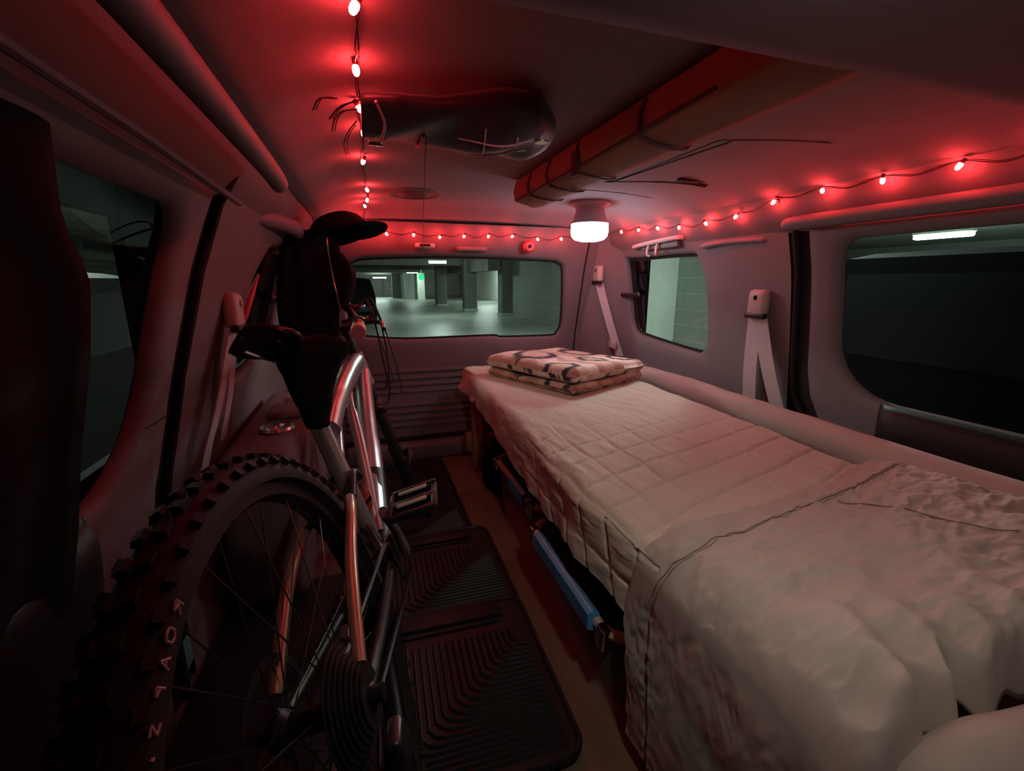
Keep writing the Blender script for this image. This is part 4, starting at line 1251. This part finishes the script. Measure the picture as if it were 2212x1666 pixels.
barp = [stem_c + E1 * .385 + AX * .030 - E2 * .02, stem_c + E1 * .25 + AX * .028 - E2 * .008, stem_c + E1 * .10 + AX * .010, stem_c, stem_c - E1 * .10 + AX * .010, stem_c - E1 * .25 + AX * .034 - E2 * .008, stem_c - E1 * .385 + AX * .045 - E2 * .02]
hb = btube('handlebar', [tuple(p) for p in barp], .0125, M_rim)
d_ = (barp[0] - barp[1]) / np.linalg.norm(barp[0] - barp[1])
gr = MB().tube([barp[0] - d_ * .125, barp[0] - d_ * .05], .0165, 16).build('grip', M_rim, hb)
MB().tube([barp[0] - d_ * .05, barp[0] - d_ * .004], .0185, 18).build('grip_sleeve', M_orange, hb)
MB().tube([barp[0] - d_ * .006, barp[0] + d_ * .004], [.0182, .0165], 18).build('end_cap', M_gripend, hb)
d2 = (barp[-1] - barp[-2]) / np.linalg.norm(barp[-1] - barp[-2])
MB().tube([barp[-1] - d2 * .13, barp[-1]], .0165, 16).build('grip', M_rim, hb)
for t in (.16, .178):
    MB().tube([barp[0] - d_ * t, barp[0] - d_ * (t - .006)], .0195, 16).build('clamp_ring', M_chrome, hb)
    MB().tube([barp[-1] - d2 * t, barp[-1] - d2 * (t - .006)], .0195, 16).build('clamp_ring', M_chrome, hb)
for b0, dd in ((barp[0], d_), (barp[-1], d2)):
    q0 = b0 - dd * .19
    MB().tube(spline([q0, q0 + E2 * .035 - AX * .010, q0 + E2 * .06 - AX * .02 + dd * .05, q0 + E2 * .058 - AX * .022 + dd * .13], 4), [.010] * 5 + [.006] * 8, 8).build('brake_lever', M_rim, hb)
# cables looping from the bar to the frame
for k, (o1, o2, end) in enumerate(((.19, .10, bp(.86, .80, .03)), (.21, .14, bp(.80, .75, .03)), (-.19, .12, bp(.90, .82, .05)), (-.22, .16, bp(.93, .78, .06)))):
    q0 = (barp[0] - d_ * abs(o1)) if o1 > 0 else (barp[-1] - d2 * abs(o1))
    mid = (q0 + arr(end)) / 2 + E2 * (o2 * .45) + AX * .01
    MB().tube(spline([q0 + E2 * .03, q0 + E2 * (.045 + .012 * k) + AX * .010, mid, arr(end) + E2 * .04, arr(end)], 8), .0024, 6).build('cable', M_rim, bk)
# crank set
bbp = arr(bp(*BBu))
carm = arr((0, -.085, .145)); carm *= .170 / np.linalg.norm(carm)
ringmesh([(.050, -.0015), (.066, -.0015), (.066, .0015), (.050, .0015)], 40, c=tuple(bbp + arr((.052, 0, 0)))).build('chainring', M_rim, bk)
for sg in (1, -1):
    a0 = bbp + arr((sg * .062, 0, 0)); a1 = bbp + carm * sg + arr((sg * .074, 0, 0))
    ck = MB().tube([a0, (a0 + a1) / 2 + arr((sg * .004, 0, 0)), a1], [.017, .013, .014], 10, squash=(.7, 1)).build('crank_arm', M_rim if sg < 0 else mat('crank_alloy', (.30, .28, .30), .35, .7), bk)
    pc = a1 + arr((sg * .062, 0, 0))
    pd = MB()
    for dy in (-.046, .046):
        pd.rbox(tuple(pc + arr((0, dy, 0))), (.098, .012, .014), .004, 2)
    for dx in (-.044, .044):
        pd.rbox(tuple(pc + arr((dx, 0, 0))), (.012, .096, .014), .004, 2)
    pd.rbox(tuple(pc), (.10, .022, .016), .006, 2)
    pdo = pd.build('pedal', M_rim, bk)
    for dy in (-.018, .034):
        MB().rbox(tuple(pc + arr((0, dy, .009))), (.060, .010, .005), .002, 2).build('reflector', M_mark, pdo)
    MB().rbox(tuple(pc + arr((.004, .046, .009))), (.092, .008, .006), .002, 2).build('pin_row', M_spoke, pdo)
# chain and derailleur
ch = []
for sgz in (1, -1):
    ch.append([tuple(bbp + arr((.052, 0, sgz * .064))), (.046, .02, RW + sgz * .052)])
for c_ in ch:
    MB().tube(c_, .0045, 6).build('chain', M_spoke, bk)
dr = MB().rbox((.085, -.03, RW - .055), (.022, .045, .05), .008, 3).build('derailleur', M_spoke, bk)
MB().rbox((.062, -.005, RW - .13), (.010, .028, .10), .005, 2, Matrix.Rotation(R(25), 3, 'X')).build('cage', M_rim, dr)
for dz, dy in ((-.095, -.01), (-.165, .02)):
    MB().lathe([(.003, -.003), (.020, -.003), (.020, .003), (.003, .003)], (.060, dy, RW + dz), 'X', 16).build('jockey_wheel', M_rim, dr)

# ------------------------------------------------------------------ dark clothes in the left rear corner
jk = empty('jacket', (-.115, 1.76, 1.0), 'black zipped jacket hanging in the corner behind the bicycle', 'jacket')
def cloth_tube(name, pts, parent, m, n=28, fold=.12, seed=0, nseg=6):
    """pts: (x, y, z, half width x, half depth y)"""
    P = spline([arr(p) for p in pts], nseg)
    G = np.zeros((len(P), n + 1, 3))
    for i, p in enumerate(P):
        for j in range(n + 1):
            a = 2 * math.pi * j / n
            k = 1 + fold * (math.sin(4 * a + seed + i * .10) * .6 + math.sin(7 * a - seed * 2 - i * .16) * .4)
            G[i, j] = (p[0] + p[3] * math.cos(a) * k, p[1] + p[4] * math.sin(a) * k, p[2] + .004 * math.sin(3 * a + i))
    mb = MB(); mb.grid(G); m_ = len(P)
    mb.f += [tuple(range(n))[::-1], tuple((m_ - 1) * (n + 1) + k for k in range(n))]
    bm_weld(mb)
    return mb.build(name, m, parent, smooth=180)
cloth_tube('body', [(-.050, .0, .050, .025, .02), (-.055, .0, .02, .075, .04), (-.060, .0, -.04, .088, .05), (-.062, .0, -.14, .080, .05), (-.060, .0, -.24, .082, .05), (-.055, .0, -.33, .070, .045)], jk, M_blackcl, fold=.22, seed=1)
cloth_tube('sleeve', [(-.115, -.02, .0, .03, .03), (-.135, -.03, -.10, .032, .035), (-.145, -.05, -.22, .030, .035), (-.14, -.06, -.33, .028, .03)], jk, M_blackcl, 18, seed=3, fold=.2)
cloth_tube('hood', [(.020, -.01, -.02, .03, .035), (.050, -.02, -.08, .036, .04), (.048, -.03, -.15, .034, .04), (.030, -.04, -.21, .018, .03)], jk, M_blackcl, 18, seed=5, fold=.2)
zp = MB().tube(spline([(.005, -.062, .005), (.012, -.075, -.08), (.022, -.080, -.16), (.030, -.075, -.22)], 5), .0026, 6).build('zipper', M_chrome, jk)
MB().rbox((.006, -.066, .0), (.006, .004, .05), .002, 2).build('zipper_pull', M_chrome, zp)
cp = empty('cap', (-.075, 1.76, 1.066), 'dark cap perched on the jacket below the light string', 'cap')
Gk = np.zeros((14, 29, 3))
for i, t in enumerate(np.linspace(0, 1, 14)):
    for j in range(29):
        a = 2 * math.pi * j / 28
        e = math.cos(t * math.pi / 2) ** .6
        Gk[i, j] = (.105 * e * math.cos(a), .085 * e * math.sin(a), -.035 + .075 * math.sin(t * math.pi / 2))
mb = MB(); mb.grid(Gk); bm_weld(mb); 
crown = mb.build('crown', M_blackcl, cp, smooth=180)
Gk = np.zeros((10, 17, 3))
for i, t in enumerate(np.linspace(0, 1, 10)):
    for j, a in enumerate(np.linspace(-1.2, 1.2, 17)):
        k_ = math.cos(a * 1.3) ** .8
        Gk[i, j] = ((.100 + .070 * t * k_) * math.cos(a), (.082 + .050 * t * k_) * math.sin(a), -.034 + .004 * k_ - .014 * t * k_)
o = MB().grid(Gk).build('brim', M_blackcl, cp, smooth=180)
md = o.modifiers.new('solid', 'SOLIDIFY'); md.thickness = .004
cp.rotation_euler = (R(-12), R(-16), R(-15))
# black cloth wrapped about the seat post, hanging in front of the saddle
wrp = empty('black_cover', (-.104, .93, .60), 'black cloth cover tapering down onto the bicycle seat tube', 'cover')
cloth_tube('cloth', [(-.004, .0, .0, .021, .022), (-.008, .0, .05, .034, .032), (-.010, .01, .10, .050, .038), (-.002, .02, .145, .070, .042), (.004, .03, .165, .060, .04), (.004, .03, .172, .03, .02)], wrp, M_blackcl, seed=2, fold=.08)
